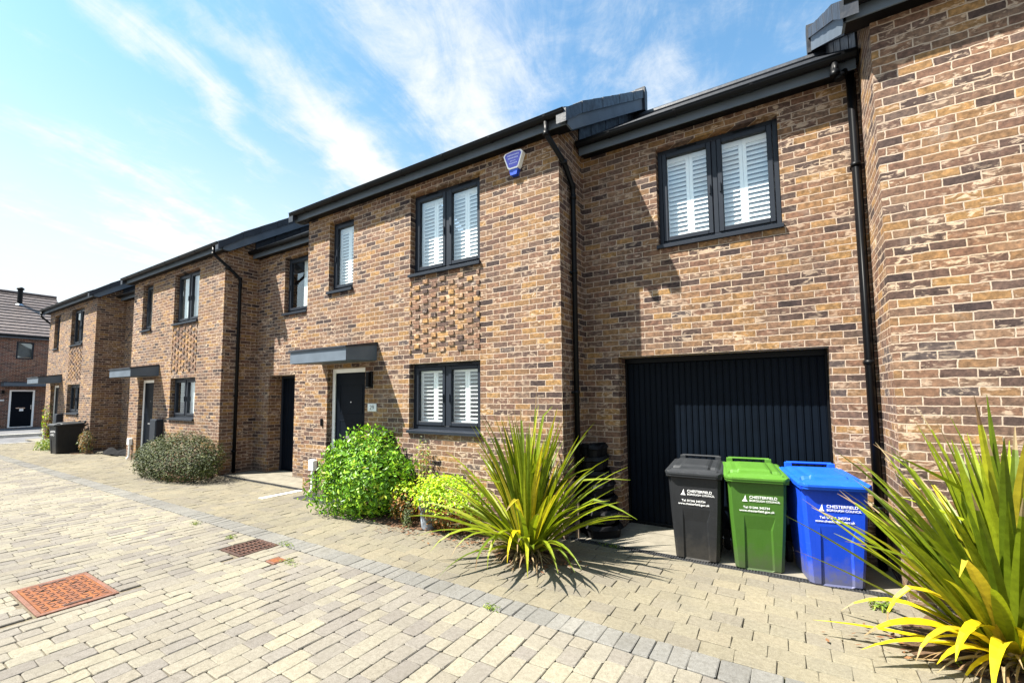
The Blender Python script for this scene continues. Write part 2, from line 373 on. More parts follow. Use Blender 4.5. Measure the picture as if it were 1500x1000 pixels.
HOLES = [(-5.98, -5.08, -3.87, -3.33), (-5.53, -5.08, -2.33, -1.87), (-4.735, -4.55, -2.26, -2.10)]
def inhole(x0, x1, y0, y1):
    for a in HOLES:
        if x1 > a[0]+.005 and x0 < a[1]-.005 and y1 > a[2]+.005 and y0 < a[3]-.005: return a
    return None
rng = random.Random(11)
b = MB(); x = -25.3
while x < 4.2:
    w = .14
    y = -1.885-rng.choice([0, .05, .09, .12]) if False else -1.882
    first = rng.uniform(.09, .25); ylim = -9.5
    while y > ylim:
        L = first if first else rng.choice([.14, .175, .175, .21, .21, .25]); first = 0
        y0, y1 = y-L, y
        hh = inhole(x, x+w, y0, y1)
        if hh is None: pav(b, x, x+w, y0, y1, 'pave_road', rng)
        else:
            if x < hh[0]-.03 or x+w > hh[1]+.03:
                if x < hh[0]-.03: pav(b, x, hh[0], y0, y1, 'pave_road', rng)
                if x+w > hh[1]+.03: pav(b, hh[1], x+w, y0, y1, 'pave_road', rng)
            else:
                if y1 > hh[3]+.03: pav(b, x, x+w, hh[3], y1, 'pave_road', rng)
                if y0 < hh[2]-.03: pav(b, x, x+w, y0, hh[2], 'pave_road', rng)
        y -= L
    x += w
setting(b.build('road_paving'))
b = MB(); x = -25.3
while x < 4.2:
    L = rng.choice([.115, .115, .12, .175]); pav(b, x, x+L, -1.88, -1.645, 'sett', rng, top=.004); x += L
setting(b.build('kerb_strip'))
b = MB(); y = -1.642; row = 0
while y < .0:
    x = -25.3+rng.uniform(0, .2); y1 = min(y+.168, .02)
    while x < 4.2:
        L = rng.choice([.175, .215, .215, .215, .24]); pav(b, x, x+L, y, y1, 'pave_walk', rng, top=.002, r=.005, gap=.0025); x += L
    y += .168; row += 1
setting(b.build('pavement'))
b = MB()
for k in range(-3, 2):           # concrete aprons of the recesses
    xr = -2.32+PER*k
    b.box(xr, xr+3.09, .115, .76, -.03, .006, 'concrete'); b.box(xr+.46, xr+2.7, .763, 1.12, -.03, .012, 'concrete')
b.box(-7.7, -7.56, -.72, .02, -.03, .010, 'kerb_white')
b.box(-25.52, -25.42, -9, 6, -.05, .012, 'kerb_white')
setting(b.build('apron'))
b = MB(); b.box(-30.6, -30.4, -9, 9, -.055, .08, 'kerb_white'); b.box(-37, -30.6, -9, 12, -.055, .075, 'asphalt'); setting(b.build('far_path'))
# planting beds
b = MB()
def blob_bed(b, cx, cy, rx, ry, h, seed, m='soil'):
    rg = random.Random(seed); n = 28; V = [(cx, cy, h)]
    for t, rr in enumerate((.5, .85, 1.0)):
        for i in range(n):
            a = 2*math.pi*i/n; q = rr*(1+.12*math.sin(3*a+seed)+.06*rg.uniform(-1, 1))
            V.append((cx+rx*q*math.cos(a), min(cy+ry*q*math.sin(a), -.004), (h*(1-rr*rr*.7)+rg.uniform(-.008, .008)) if rr < 1 else .004))
    F = [(0, 1+i, 1+(i+1) % n) for i in range(n)]
    for t in (0, 1):
        for i in range(n): F.append((1+t*n+i, 1+(t+1)*n+i, 1+(t+1)*n+(i+1) % n, 1+t*n+(i+1) % n))
    b.poly(V, F, m)
blob_bed(b, -4.4, -.1, 1.75, .55, .05, 1); blob_bed(b, -2.42, -.55, .42, .38, .05, 2); blob_bed(b, 1.2, -.6, .62, .50, .05, 3)
blob_bed(b, -11.3, -.3, .9, .6, .04, 4); blob_bed(b, -19.3, -.1, .9, .35, .04, 5)
setting(b.build('planting_bed'))

# ------------------------------------------------------------------ walls with openings
def wallx(b, x0, x1, z0, z1, y, holes, m, depth=.12, zf=lambda x: None):
    """front wall in the plane y, holes (hx0,hx1,hz0,hz1,reveal)"""
    xs = sorted({x0, x1, *[h[0] for h in holes], *[h[1] for h in holes]}); zs = sorted({z0, z1, *[h[2] for h in holes], *[h[3] for h in holes]})
    for i in range(len(xs)-1):
        for j in range(len(zs)-1):
            cx = (xs[i]+xs[i+1])/2; cz = (zs[j]+zs[j+1])/2
            if any(h[0] < cx < h[1] and h[2] < cz < h[3] for h in holes): continue
            b.quad((xs[i], y, zs[j]), (xs[i+1], y, zs[j]), (xs[i+1], y, zs[j+1]), (xs[i], y, zs[j+1]), m)
    for h in holes:
        a, c, d, e, r = h
        b.quad((a, y, d), (a, y, e), (a, y+r, e), (a, y+r, d), m)
        b.quad((c, y, d), (c, y+r, d), (c, y+r, e), (c, y, e), m)
        b.quad((a, y, e), (c, y, e), (c, y+r, e), (a, y+r, e), m)
        b.quad((a, y, d), (a, y+r, d), (c, y+r, d), (c, y, d), m)

def framebox(b, x0, x1, z0, z1, w, y0, y1, m, bev=.004):
    b.box(x0, x0+w, y0, y1, z0, z1, m, bev); b.box(x1-w, x1, y0, y1, z0, z1, m, bev)
    b.box(x0+w, x1-w, y0, y1, z1-w, z1, m, bev); b.box(x0+w, x1-w, y0, y1, z0, z0+w, m, bev)

def window(parent, x0, x1, z0, z1, y, lights=2, inside='shutter', tilt=25):
    """opening x0..x1, sill bottom z0, head z1, wall plane y"""
    fy = y+.10; s = .06
    b = MB(); framebox(b, x0+.002, x1-.002, z0+s, z1-.002, .052, fy, fy+.07, 'frame')
    if lights == 2: xm = (x0+x1)/2; b.box(xm-.028, xm+.028, fy, fy+.07, z0+s+.052, z1-.054, 'frame', .004); cells = [(x0+.054, xm-.028), (xm+.028, x1-.054)]
    else: cells = [(x0+.054, x1-.054)]
    for a, c in cells:
        framebox(b, a+.003, c-.003, z0+s+.055, z1-.057, .056, fy-.014, fy+.05, 'frame', .006)
        b.box((a+c)/2-.11, (a+c)/2+.13, fy-.012, fy-.001, z1-.036, z1-.020, 'gutter')      # trickle vent
    w = b.build('window', parent)
    b = MB(); b.prism([(y-.045, z0), (y+.11, z0), (y+.11, z0+.062), (y-.04, z0+.044), (y-.045, z0+.04)], x0-.012, x1+.012, 'frame'); b.build('sill', w)
    for i, (a, c) in enumerate(cells):
        b = MB(); b.quad((a+.05, fy+.02, z0+s+.10), (c-.05, fy+.02, z0+s+.10), (c-.05, fy+.02, z1-.10), (a+.05, fy+.02, z1-.10), 'glass'); b.build('pane', w)
        hx = (a+.03) if (i == 1 or lights == 1) else (c-.03)
        b = MB(); zm = (z0+z1)/2; b.box(hx-.008, hx+.008, fy-.032, fy-.012, zm-.06, zm+.06, 'frame', .003); b.build('handle', w)
    yi = fy+.085
    if inside == 'shutter':
        b = MB(); L, Rr = x0+.03, x1-.03; B, T = z0+s+.03, z1-.03
        framebox(b, L, Rr, B, T, .035, yi, yi+.05, 'white')
        n = 4 if lights == 2 else 2; pw = (Rr-L-.07)/n
        for i in range(n):
            a = L+.035+pw*i; c = a+pw
            b.box(a+.001, a+.042, yi+.008, yi+.036, B+.035, T-.035, 'white', .003); b.box(c-.042, c-.001, yi+.008, yi+.036, B+.035, T-.035, 'white', .003)
            b.box(a+.042, c-.042, yi+.008, yi+.036, B+.035, B+.11, 'white'); b.box(a+.042, c-.042, yi+.008, yi+.036, T-.11, T-.035, 'white')
            z = B+.11+.03
            while z < T-.12:
                ca, sa = math.cos(R(tilt))*.031, math.sin(R(tilt))*.031; t = .0045
                b.prism([(yi+.022-ca, z-sa-t), (yi+.022+ca, z+sa-t), (yi+.022+ca, z+sa+t), (yi+.022-ca, z-sa+t)], a+.042, c-.042, 'white'); z += .058
        tag(b.build('shutters', w), None)
    elif inside == 'blind_glare':
        b = MB(); n = 10
        for i in range(n*2):
            xa = x0+.03+(x1-x0-.06)*i/(n*2); xb = x0+.03+(x1-x0-.06)*(i+1)/(n*2); ya = yi+.03*(i % 2); yb = yi+.03*((i+1) % 2)
            b.quad((xa, ya, z0+s+.02), (xb, yb, z0+s+.02), (xb, yb, z1-.02), (xa, ya, z1-.02), 'curtain')
        b.build('curtain', w)
    elif inside == 'half':
        b = MB(); xm = x0+(x1-x0)*.52
        b.box(xm, x1-.03, yi, yi+.02, z0+s, z1-.02, 'curtain'); b.build('blind_glare', w)  # pale board also stands in for sky mirrored in the middle house's lower pane
    return w

EZ = 5.01; SL = .655; RY = 3.45          # fascia bottom, roof slope, ridge
def rz(y, off=0.0): return 5.34+SL*(y-off)
def roof(parent, xa, xb, off, over, mat='slate', cheeks=True):
    """slate roof on a bay (off=0) or a recess (off=.76)"""
    f = MB(); y0 = off-.27; t = .05
    zr = rz(RY, off)
    # courses of slates as overlapping steps, front slope
    n = 14; L = (RY-y0)/n; x0, x1 = xa-over, xb+over
    for i in range(n):
        ya = y0+L*i; yb = ya+L*1.12; za = rz(ya, off); zb = rz(yb, off)-.012
        if yb > RY: yb = RY; zb = rz(RY, off)-.01
        nn = max(1, int(round((x1-x0)/.6)));
        for q in range(nn):
            a = x0+(x1-x0)*q/nn+.002; c = x0+(x1-x0)*(q+1)/nn-.002
            f.prism([(ya, za-.014), (yb, zb-.02), (yb, zb), (ya, za+.004)], a, c, mat)
    f.prism([(y0+.02, rz(y0+.02, off)-.05), (RY, zr-.05), (RY, zr-.024), (y0+.02, rz(y0+.02, off)-.024)], x0+.01, x1-.01, mat)
    f.prism([(RY, zr-.05), (RY*2-off+.3, rz(off-.3, off)-.05), (RY*2-off+.3, rz(off-.3, off)), (RY, zr)], x0+.01, x1-.01, mat)
    r = f.build('roof', parent)
    b = MB(); b.tube([(x0, RY, zr+.0), (x1, RY, zr+.0)], .075, mat, 10); b.build('ridge', r)
    if over > 0:
        for sx, xe in ((-1, x0), (1, x1)):
            # barge board, verge caps and soffit
            b = MB(); o = .022; x2, x3 = sorted((xe, xe-sx*o))
            b.prism([(off-.17, EZ), (RY, rz(RY, off)-.40), (RY, rz(RY, off)-.16), (off-.19, rz(off-.19, off)-.16+.01)] if False else
                    [(off-.17, EZ), (off-.02, EZ), (RY, rz(RY, off)-.36), (RY, rz(RY, off)-.14), (off-.17, rz(off-.17, off)-.10)], x2, x3, 'fascia')
            b.build('barge_board', r)
            b = MB(); xw = xb if sx > 0 else xa
            x2, x3 = sorted((xe-sx*.024, xw))
            b.prism([(off-.15, EZ+.012), (off+.02, EZ+.012), (RY, rz(RY, off)-.345), (RY, rz(RY, off)-.33), (off+.01, EZ+.03), (off-.15, EZ+.03)], x2, x3, 'gutter'); b.build('soffit', r)
            b = MB(); yy = off-.27; i = 0
            while yy < RY-.02:
                ye = min(yy+(.52 if i == 0 else .40), RY); dz0 = -.045 if i == 0 else 0.0; lift = .004*(i % 2)
                x2, x3 = sorted((xe+sx*(.03+lift), xe-sx*.10))
                z0_, z1_ = rz(yy, off)+dz0, rz(ye-.006, off)
                b.prism([(yy, z0_-.135), (ye-.006, z1_-.135), (ye-.006, z1_+.024), (yy, z0_+.03)], x2, x3, mat); yy = ye; i += 1
            x2, x3 = sorted((xe+sx*.05, xe-sx*.13)); b.prism([(RY-.07, rz(RY, off)-.42), (RY+.10, rz(RY, off)-.42), (RY+.12, rz(RY, off)+.03), (RY+.03, rz(RY, off)+.085), (RY-.07, rz(RY, off)+.05)], x2, x3, mat)
            b.build('verge_caps', r)
    return r
def eaves(parent, xa, xb, off, over, left_end=True):
    y = off-.17; x0, x1 = xa-over, xb+over
    b = MB(); n = max(1, int((x1-x0)/2.6)+1)
    b.box(x0, x1, y, y+.018, EZ, EZ+.17, 'fascia', .003)
    b.box(x0+.02, x1-.02, y+.018, off-.001, EZ+.02, EZ+.03, 'gutter'); b.build('fascia', parent)
    b = MB(); r = .058; cy = y-.064; cz = EZ+.14
    prof = []
    for i in range(9): a = math.pi+math.pi*i/8; prof.append((cy+r*math.cos(a), cz+r*math.sin(a)*1.12))
    prof = prof+[(cy+r-.005, cz), ]+[(cy+(r-.005)*math.cos(math.pi*2-math.pi*i/8), cz+(r-.005)*math.sin(math.pi*2-math.pi*i/8)*1.12) for i in range(1, 8)]+[(cy-r+.005, cz)]
    b.prism(prof, x0, x1, 'gutter')
    prof2 = [(cy+r*math.cos(math.pi+math.pi*i/8), cz+r*math.sin(math.pi+math.pi*i/8)*1.12) for i in range(9)]
    for xe in (x0, x1-.006): b.prism(prof2, xe, xe+.006, 'gutter')
    # bead, brackets and unions
    b.tube([(x0, cy-r, cz), (x1, cy-r, cz)], .007, 'gutter', 6)
    k = x0+.45
    while k < x1-.1:
        pr = [(cy+(r+.006)*math.cos(math.pi+math.pi*i/8), cz+.004+(r+.008)*math.sin(math.pi+math.pi*i/8)*1.12) for i in range(9)]
        b.prism(pr, k, k+.03, 'gutter'); k += .82
    g = b.build('gutter', parent); return cy, cz

def downpipe(parent, path, clips, wall_dir, r=.034):
    b = MB(); b.tube(path, r, 'gutter', 14)
    for p in clips:
        b.tube([(p[0], p[1], p[2]-.02), (p[0], p[1], p[2]+.02)], r+.008, 'gutter', 14)
        w = Vector(wall_dir); q = Vector(p)+w*.07
        b.box(min(p[0]+w.x*.03-.012-abs(w.y)*.03, q.x), max(p[0]+w.x*.03+.012+abs(w.y)*.03, q.x), min(p[1]-.012-abs(w.x)*.03, q.y), max(p[1]+.012+abs(w.x)*.03, q.y), p[2]-.012, p[2]+.012, 'gutter')
    # collars at the elbows
    for p in path[1:-1]:
        b.tube([Vector(p)+Vector((0, 0, -.03)), Vector(p)+Vector((0, 0, .03))], r+.006, 'gutter', 14)
    o = b.build('downpipe', parent, smooth=False)
    for p in o.data.polygons: p.use_smooth = len(p.vertices) == 4 and p.area < .5
    return o

def brick_panel(parent, x0, z0, z1):
    """diamond texture: every header of a flemish bond stands proud"""
    b = MB(); rg = random.Random(int(x0*10)); rows = int(round((z1-z0)/.075))
    b.quad((x0+.0, 0.003, z0), (x0+1.345, 0.003, z0), (x0+1.345, 0.003, z1), (x0, 0.003, z1), 'mortar')
    for (xa, fl) in ((x0, 1), (x0+1.345, 0)):
        b.quad((xa, 0, z0), (xa, 0, z1), (xa, .022, z1), (xa, .022, z0), 'onebrick')
    b.quad((x0, 0, z0), (x0+1.345, 0, z0), (x0+1.345, .022, z0), (x0, .022, z0), 'onebrick')
    b.quad((x0, 0, z1), (x0+1.345, 0, z1), (x0+1.345, .022, z1), (x0, .022, z1), 'onebrick')
    for r_ in range(rows):
        z = z0+.075*r_; x = x0-.06-(.16875 if r_ % 2 else 0); k = 0
        while x < x0+1.345:
            for w, proud in ((.1025, 1), (.215, 0)):
                a = max(x, x0+.002)+rg.uniform(-.002, .002); c = min(x+w, x0+1.343)+rg.uniform(-.002, .002)
                if c-a > .03:
                    yy = (-.017 if proud else .0)+rg.uniform(-.003, .002)
                    b.box(a, c, yy, .03, z+.005+rg.uniform(-.001, .001), z+.07+rg.uniform(-.001, .001), 'onebrick', .004)
                x += w+.010
    return b.build('brick_panel', parent)

def door(parent, x0, x1, y, ztop, kind='front'):
    b = MB(); fy = y+.105; zb = .05
    b.box(x0+.002, x0+.072, fy, fy+.07, zb, ztop-.002, 'white', .004); b.box(x1-.072, x1-.002, fy, fy+.07, zb, ztop-.002, 'white', .004)
    b.box(x0+.072, x1-.072, fy, fy+.07, ztop-.075, ztop-.002, 'white', .004)
    fr = MB()
    d = MB(); d.box(x0+.074, x1-.074, fy+.018, fy+.06, zb+.035, ztop-.077, 'door', .003)
    # pressed mouldings
    for za, zc in ((.28, .88), (1.02, 1.30), (1.42, 1.92)):
        framebox(d, x0+.20, x1-.20, za, zc, .014, fy+.012, fy+.0185, 'door', .002)
    dd = d.build('door', parent)
    b.build('frame', dd)
    h = MB(); h.box(x1-.135, x1-.10, fy+.006, fy+.018, .92, 1.14, 'chrome', .003); h.tube([(x1-.117, fy+.006, 1.06), (x1-.117, fy-.03, 1.06), (x1-.22, fy-.03, 1.06)], .008, 'chrome', 8); h.build('handle', dd)
    h = MB()
    h.tube([((x0+x1)/2, fy+.019, 1.62), ((x0+x1)/2, fy+.010, 1.62)], .012, 'chrome', 10); h.build('spyhole', dd); h = MB()
    h.box((x0+x1)/2-.12, (x0+x1)/2+.12, fy+.008, fy+.019, .99 if kind == 'front' else 1.0, 1.035, 'chrome', .003); h.build('letterbox', dd)
    h = MB(); h.box(x0, x1, fy-.09, fy+.07, .012, zb, 'frame', .004); h.build('threshold', dd)
    return dd

def canopy(parent, x0, x1):
    b = MB()
    # fascia box, sloping lead top
    b.prism([(-.60, 2.27), (-.001, 2.30), (-.001, 2.555), (-.60, 2.47)], x0, x1, 'fascia')
    c = b.build('canopy', parent)
    b = MB(); b.prism([(-.625, 2.468), (-.003, 2.558), (-.003, 2.60), (-.625, 2.492)], x0-.02, x1+.02, 'slate'); b.build('canopy_top', c)
    b = MB(); b.prism([(-.585, 2.262), (-.01, 2.291), (-.01, 2.297), (-.585, 2.268)], x0+.03, x1-.03, 'fascia'); b.build('soffit', c)
    return c

def meter(parent, x, y, z):
    b = MB(); b.box(x, x+.15, y-.09, y-.001, z, z+.19, 'meter', .012); m = b.build('meter_box', parent)
    b = MB(); b.tube([(x+.08, y-.05, z+.0), (x+.08, y-.05, .10), (x+.06, y-.09, .03)], .025, 'meter', 10); b.build('pipe', m)
def gasbox(parent, x):
    b = MB(); b.box(x, x+.38, -.16, -.001, .60, 1.17, 'frame', .012); b.box(x+.03, x+.35, -.168, -.1605, .64, 1.13, 'frame', .004); b.build('gas_box', parent)

def house(k, label, group, recess, lowin='shutter', up='shutter', xextent=None):
    dx = PER*k
    XL, XR = -7.56+dx, -2.325+dx
    root = empty('terraced_house', (XL+2.6, 3.4, 0), label, 'house', group)
    b = MB()
    holes = []; blank = recess == 'blank'
    if not blank:
        holes = [(-4.90+dx, -3.555+dx, 3.55, 4.876, .12), (-4.90+dx, -3.555+dx, 1.163, 2.207, .12), (-6.93+dx, -6.26+dx, 3.55, 4.876, .12), (-6.90+dx, -5.905+dx, 0.0, 2.207, .12), (-4.90+dx, -3.555+dx, 2.3575, 3.4825, .022)]
    else:
        XR = 6.0; holes = [(2.95, 4.30, 3.55, 4.876, .12), (2.95, 4.30, 1.163, 2.207, .12)]; XL = .772
    top = 5.26
    wallx(b, XL, XR, -.02, top, 0, holes, 'brick')
    # returns + gable triangles (bay stands .76 proud; higher roof makes slate cheeks)
    for x, s in ((XL, -1), (XR, 1)):
        b.poly([(x, 0, -.02), (x, .76, -.02), (x, .76, rz(.76)-.06), (x, 0, rz(0)-.06)], [(0, 1, 2, 3)], 'brick')
        b.poly([(x, .76, -.02), (x, 7, -.02), (x, 7, 4.9), (x, .76, 4.9)], [(0, 1, 2, 3)], 'brick')
    b.quad((XL, 7, -.02), (XR, 7, -.02), (XR, 7, 5.4), (XL, 7, 5.4), 'brick')
    if blank: rec = None
    x2, x3 = XR, XR+3.095
    if recess == 'garage':
        hs = [(-1.87+dx, .385+dx, 0, 2.207, .34), (-1.307+dx, .036+dx, 3.55, 4.876, .12)]
    elif recess == 'passage':
        hs = [(-1.72+dx, -.72+dx, 0, 2.207, .34), (-1.22+dx, -.33+dx, 3.55, 4.876, .12)]
    if not blank:
        wallx(b, x2, x3, -.02, 5.26, .76, hs, 'brick')
        b.quad((x2, 7, -.02), (x3, 7, -.02), (x3, 7, 5.2), (x2, 7, 5.2), 'brick')
    b.build('wall', root)
    # slate cheeks above the recess roofs
    for x, s in ((XL, -1), (XR, 1)):
        c = MB(); y = .80; i = 0
        while y < RY:
            ye = min(y+.33, RY); xo = x+s*(.012+.006*(i % 2))
            z0a, z0b = rz(y, .76)-.12, rz(ye, .76)-.12
            x4, x5 = sorted((x+s*.001, xo))
            c.prism([(y, z0a), (ye-.006, z0b), (ye-.006, rz(ye)-.07), (y, rz(y)-.07)], x4, x5, 'slate'); y = ye; i += 1
        y = .68
        x4, x5 = sorted((x+s*.001, x+s*.02)); c.prism([(.64, 5.10), (.80, 5.18), (.80, rz(.80)-.07), (.66, rz(.66)-.2)], x4, x5, 'slate')
        c.build('slate_cheek', root)
    roof(root, XL, XR, 0, .205); eaves(root, XL, XR, 0, .205)
    if not blank:
        roof(root, XR+.02, x3-.02, .76, 0); cy, cz = eaves(root, XR+.03, x3-.03, .76, 0)
        # downpipe from the bay gutter, round the corner
        X = XR+.055
        if k > -2: downpipe(root, [(XR-.05, -.235, 5.08), (XR-.05, -.235, 4.93), (X, .05, 4.66), (X, .31, 4.45), (X, .31, 4.30), (X, .31, .03)], [(X, .31, 3.3), (X, .31, 1.75), (X, .31, .5)], (-1, 0, 0))
        else: downpipe(root, [(XL-.12, -.235, 5.08), (XL-.12, -.235, 4.90), (XL-.06, .05, 4.62), (XL-.06, .3, 4.45), (XL-.06, .3, .03)], [(XL-.06, .3, 3.3), (XL-.06, .3, 1.7)], (1, 0, 0))
        window(root, -4.90+dx, -3.555+dx, 3.55, 4.876, 0, 2, up, 56)
        window(root, -4.90+dx, -3.555+dx, 1.163, 2.207, 0, 2, lowin, 10)
        window(root, -6.93+dx, -6.26+dx, 3.55, 4.876, 0, 1, up, 56)
        brick_panel(root, -4.90+dx, 2.3575, 3.4825)
        door(root, -6.90+dx, -5.905+dx, 0, 2.207); canopy(root, -7.08+dx, -5.63+dx)
        meter(root, -7.28+dx, 0, .41); gasbox(root, -5.58+dx+(.0 if k else -.02))
        if recess == 'garage':
            window(root, -1.307+dx, .036+dx, 3.55, 4.876, .76, 2, 'shutter', 50)
            g = MB(); x = -1.87+.03+dx; gy = 1.07; pitch = .0735
            g.box(-1.87+dx+.002, .385+dx-.002, gy+.03, gy+.06, .02, 2.2, 'door')
            i = 0
            while x+pitch < .385+dx-.02:
                g.box(x+.005, x+pitch-.005, gy+.014, gy+.03, .045, 2.13, 'door', .003); g.box(x+.018, x+pitch-.018, gy+.010, gy+.0145, .05, 2.125, 'door', .002); x += pitch; i += 1
            gg = g.build('garage_door', root)
            g = MB(); g.box(-1.868+dx, -1.845+dx, gy-.02, gy+.03, .012, 2.20, 'gutter', .003); g.box(.36+dx, .383+dx, gy-.02, gy+.03, .012, 2.20, 'gutter', .003); g.box(-1.845+dx, .36+dx, gy-.02, gy+.03, 2.135, 2.20, 'gutter', .003)
            g.box(-1.845+dx, .36+dx, gy-.005, gy+.03, .012, .05, 'gutter', .003); g.build('frame', gg)
            X = XR+3.095-.075; Y = .70
            downpipe(root, [(X-.14, cy, cz-.05), (X-.14, cy, cz-.17), (X-.10, cy+.03, cz-.20), (X-.03, .64, cz-.10), (X, Y-.01, cz-.09), (X, Y-.01, .03)], [(X, Y-.01, 4.05), (X, Y-.01, 2.02), (X, Y-.01, .6)], (0, 1, 0), .036)
            g = MB(); g.tube([(X+.045, .735, 5.0), (X+.045, .735, .1)], .006, 'gutter', 6); g.build('thin_line', root)  # thin dark vertical line beside the downpipe
            # lamp, number plaque, bell and alarm
            g = MB(); g.box(-5.80+dx, -5.71+dx, -.035, -.001, 1.86, 2.12, 'gutter', .008); g.tube([(-5.755+dx, -.075, 1.87), (-5.755+dx, -.075, 2.11)], .034, 'gutter', 14); L = g.build('wall_lamp', root)
            g = MB(); g.tube([(-5.755+dx, -.075, 1.862), (-5.755+dx, -.075, 1.869)], .026, 'lampglass', 14); g.build('lens', L); g = MB(); g.tube([(-5.755+dx, -.075, 2.111), (-5.755+dx, -.075, 2.117)], .026, 'lampglass', 14); g.build('lens', L)
            g = MB(); g.box(-5.82+dx, -5.615+dx, -.014, -.001, 1.475, 1.598, 'plaque', .003); P = g.build('number_plaque', root)
            g = MB(); v, f = text_mesh('29', .105, None, (-5.7175+dx, -.0155, 1.501), (1, 0, 0), (0, 0, 1), 'CENTER'); g.poly(v, f, 'blacktxt'); g.build('number', P)
            g = MB(); g.box(-7.05+dx, -7.005+dx, -.03, -.001, 1.20, 1.33, 'gutter', .006); g.build('doorbell', root)
            cx, cz_ = -2.955+dx, 4.85
            g = MB()
            out = [(-.150, .075), (-.125, .108), (.0, .122), (.125, .108), (.150, .075), (.085, -.105), (.06, -.125), (-.06, -.125), (-.085, -.105)]
            g.prism([(cx+a, cz_+c_) for a, c_ in out], -.075, -.001, 'white', 'y')
            A = g.build('alarm_box', root)
            g = MB(); g.prism([(cx+a*.86, cz_+c_*.86+.002) for a, c_ in out], -.079, -.0755, 'alarm_blue', 'y'); g.build('label', A)
            g = MB(); g.prism([(cx-.07, cz_-.126), (cx-.045, cz_-.205), (cx+.045, cz_-.205), (cx+.07, cz_-.126)], -.066, -.001, 'alarm_base', 'y'); g.build('strobe', A)
            g = MB(); rg = random.Random(3)
            for zz, hw, hh in ((.062, .085, .020), (.022, .075, .020), (-.018, .04, .012), (-.05, .055, .014)):
                if zz in (.022, -.018): g.build('print', A); g = MB()
                xx = cx-hw
                while xx < cx+hw:
                    w_ = rg.choice([.010, .014, .018]); g.box(xx, xx+w_*.75, -.0805, -.0792, cz_+zz-hh/2*rg.uniform(.7, 1), cz_+zz+hh/2, 'alarm_txt'); xx += w_+.004
            g.build('print', A)
        else:
            window(root, -1.22+dx, -.33+dx, 3.55, 4.876, .76, 1, 'half')
            g = MB(); gy = 1.07; x = -1.69+dx
            g.box(-1.718+dx, -.722+dx, gy+.02, gy+.05, .03, 2.2, 'door')
            while x < -.78+dx: g.box(x+.004, x+.106, gy+.008, gy+.0205, .06, 2.14, 'door', .003); x += .11
            gg = g.build('passage_door', root)
            g = MB(); g.box(-1.718+dx, -1.67+dx, gy-.02, gy+.008, .012, 2.2, 'frame', .003); g.box(-.77+dx, -.722+dx, gy-.02, gy+.008, .012, 2.2, 'frame', .003); g.box(-1.67+dx, -.77+dx, gy-.02, gy+.008, 2.15, 2.2, 'frame', .003); g.build('frame', gg)
            g = MB(); g.tube([(-.86+dx, gy-.01, 1.0), (-.86+dx, gy-.05, 1.0), (-.96+dx, gy-.05, 1.0)], .009, 'chrome', 8); g.build('handle', gg)
    else:
        window(root, 2.95, 4.30, 3.55, 4.876, 0, 2, 'shutter', 28); window(root, 2.95, 4.30, 1.163, 2.207, 0, 2, 'shutter', 12)
    # dark interior shell so rooms read as dark
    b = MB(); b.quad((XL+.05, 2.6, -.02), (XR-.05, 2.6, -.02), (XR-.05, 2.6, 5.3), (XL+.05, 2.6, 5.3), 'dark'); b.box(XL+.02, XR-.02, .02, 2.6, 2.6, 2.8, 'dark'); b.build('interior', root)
    return root
G = 'brick terraced houses of one row'
house(0, 'terraced house with the wide black garage door behind the three wheelie bins', G, 'garage')
house(1, 'house end cut off at the right picture edge, behind the yellow-leaved flax', G, 'blank')
house(-1, 'terraced house right behind the dark olive bush, its side downpipe facing the passage door', G, 'passage', 'half', 'blind_glare')
house(-2, 'terraced house behind the lone charcoal bin, farthest of its row', G, 'passage', 'none', 'half')

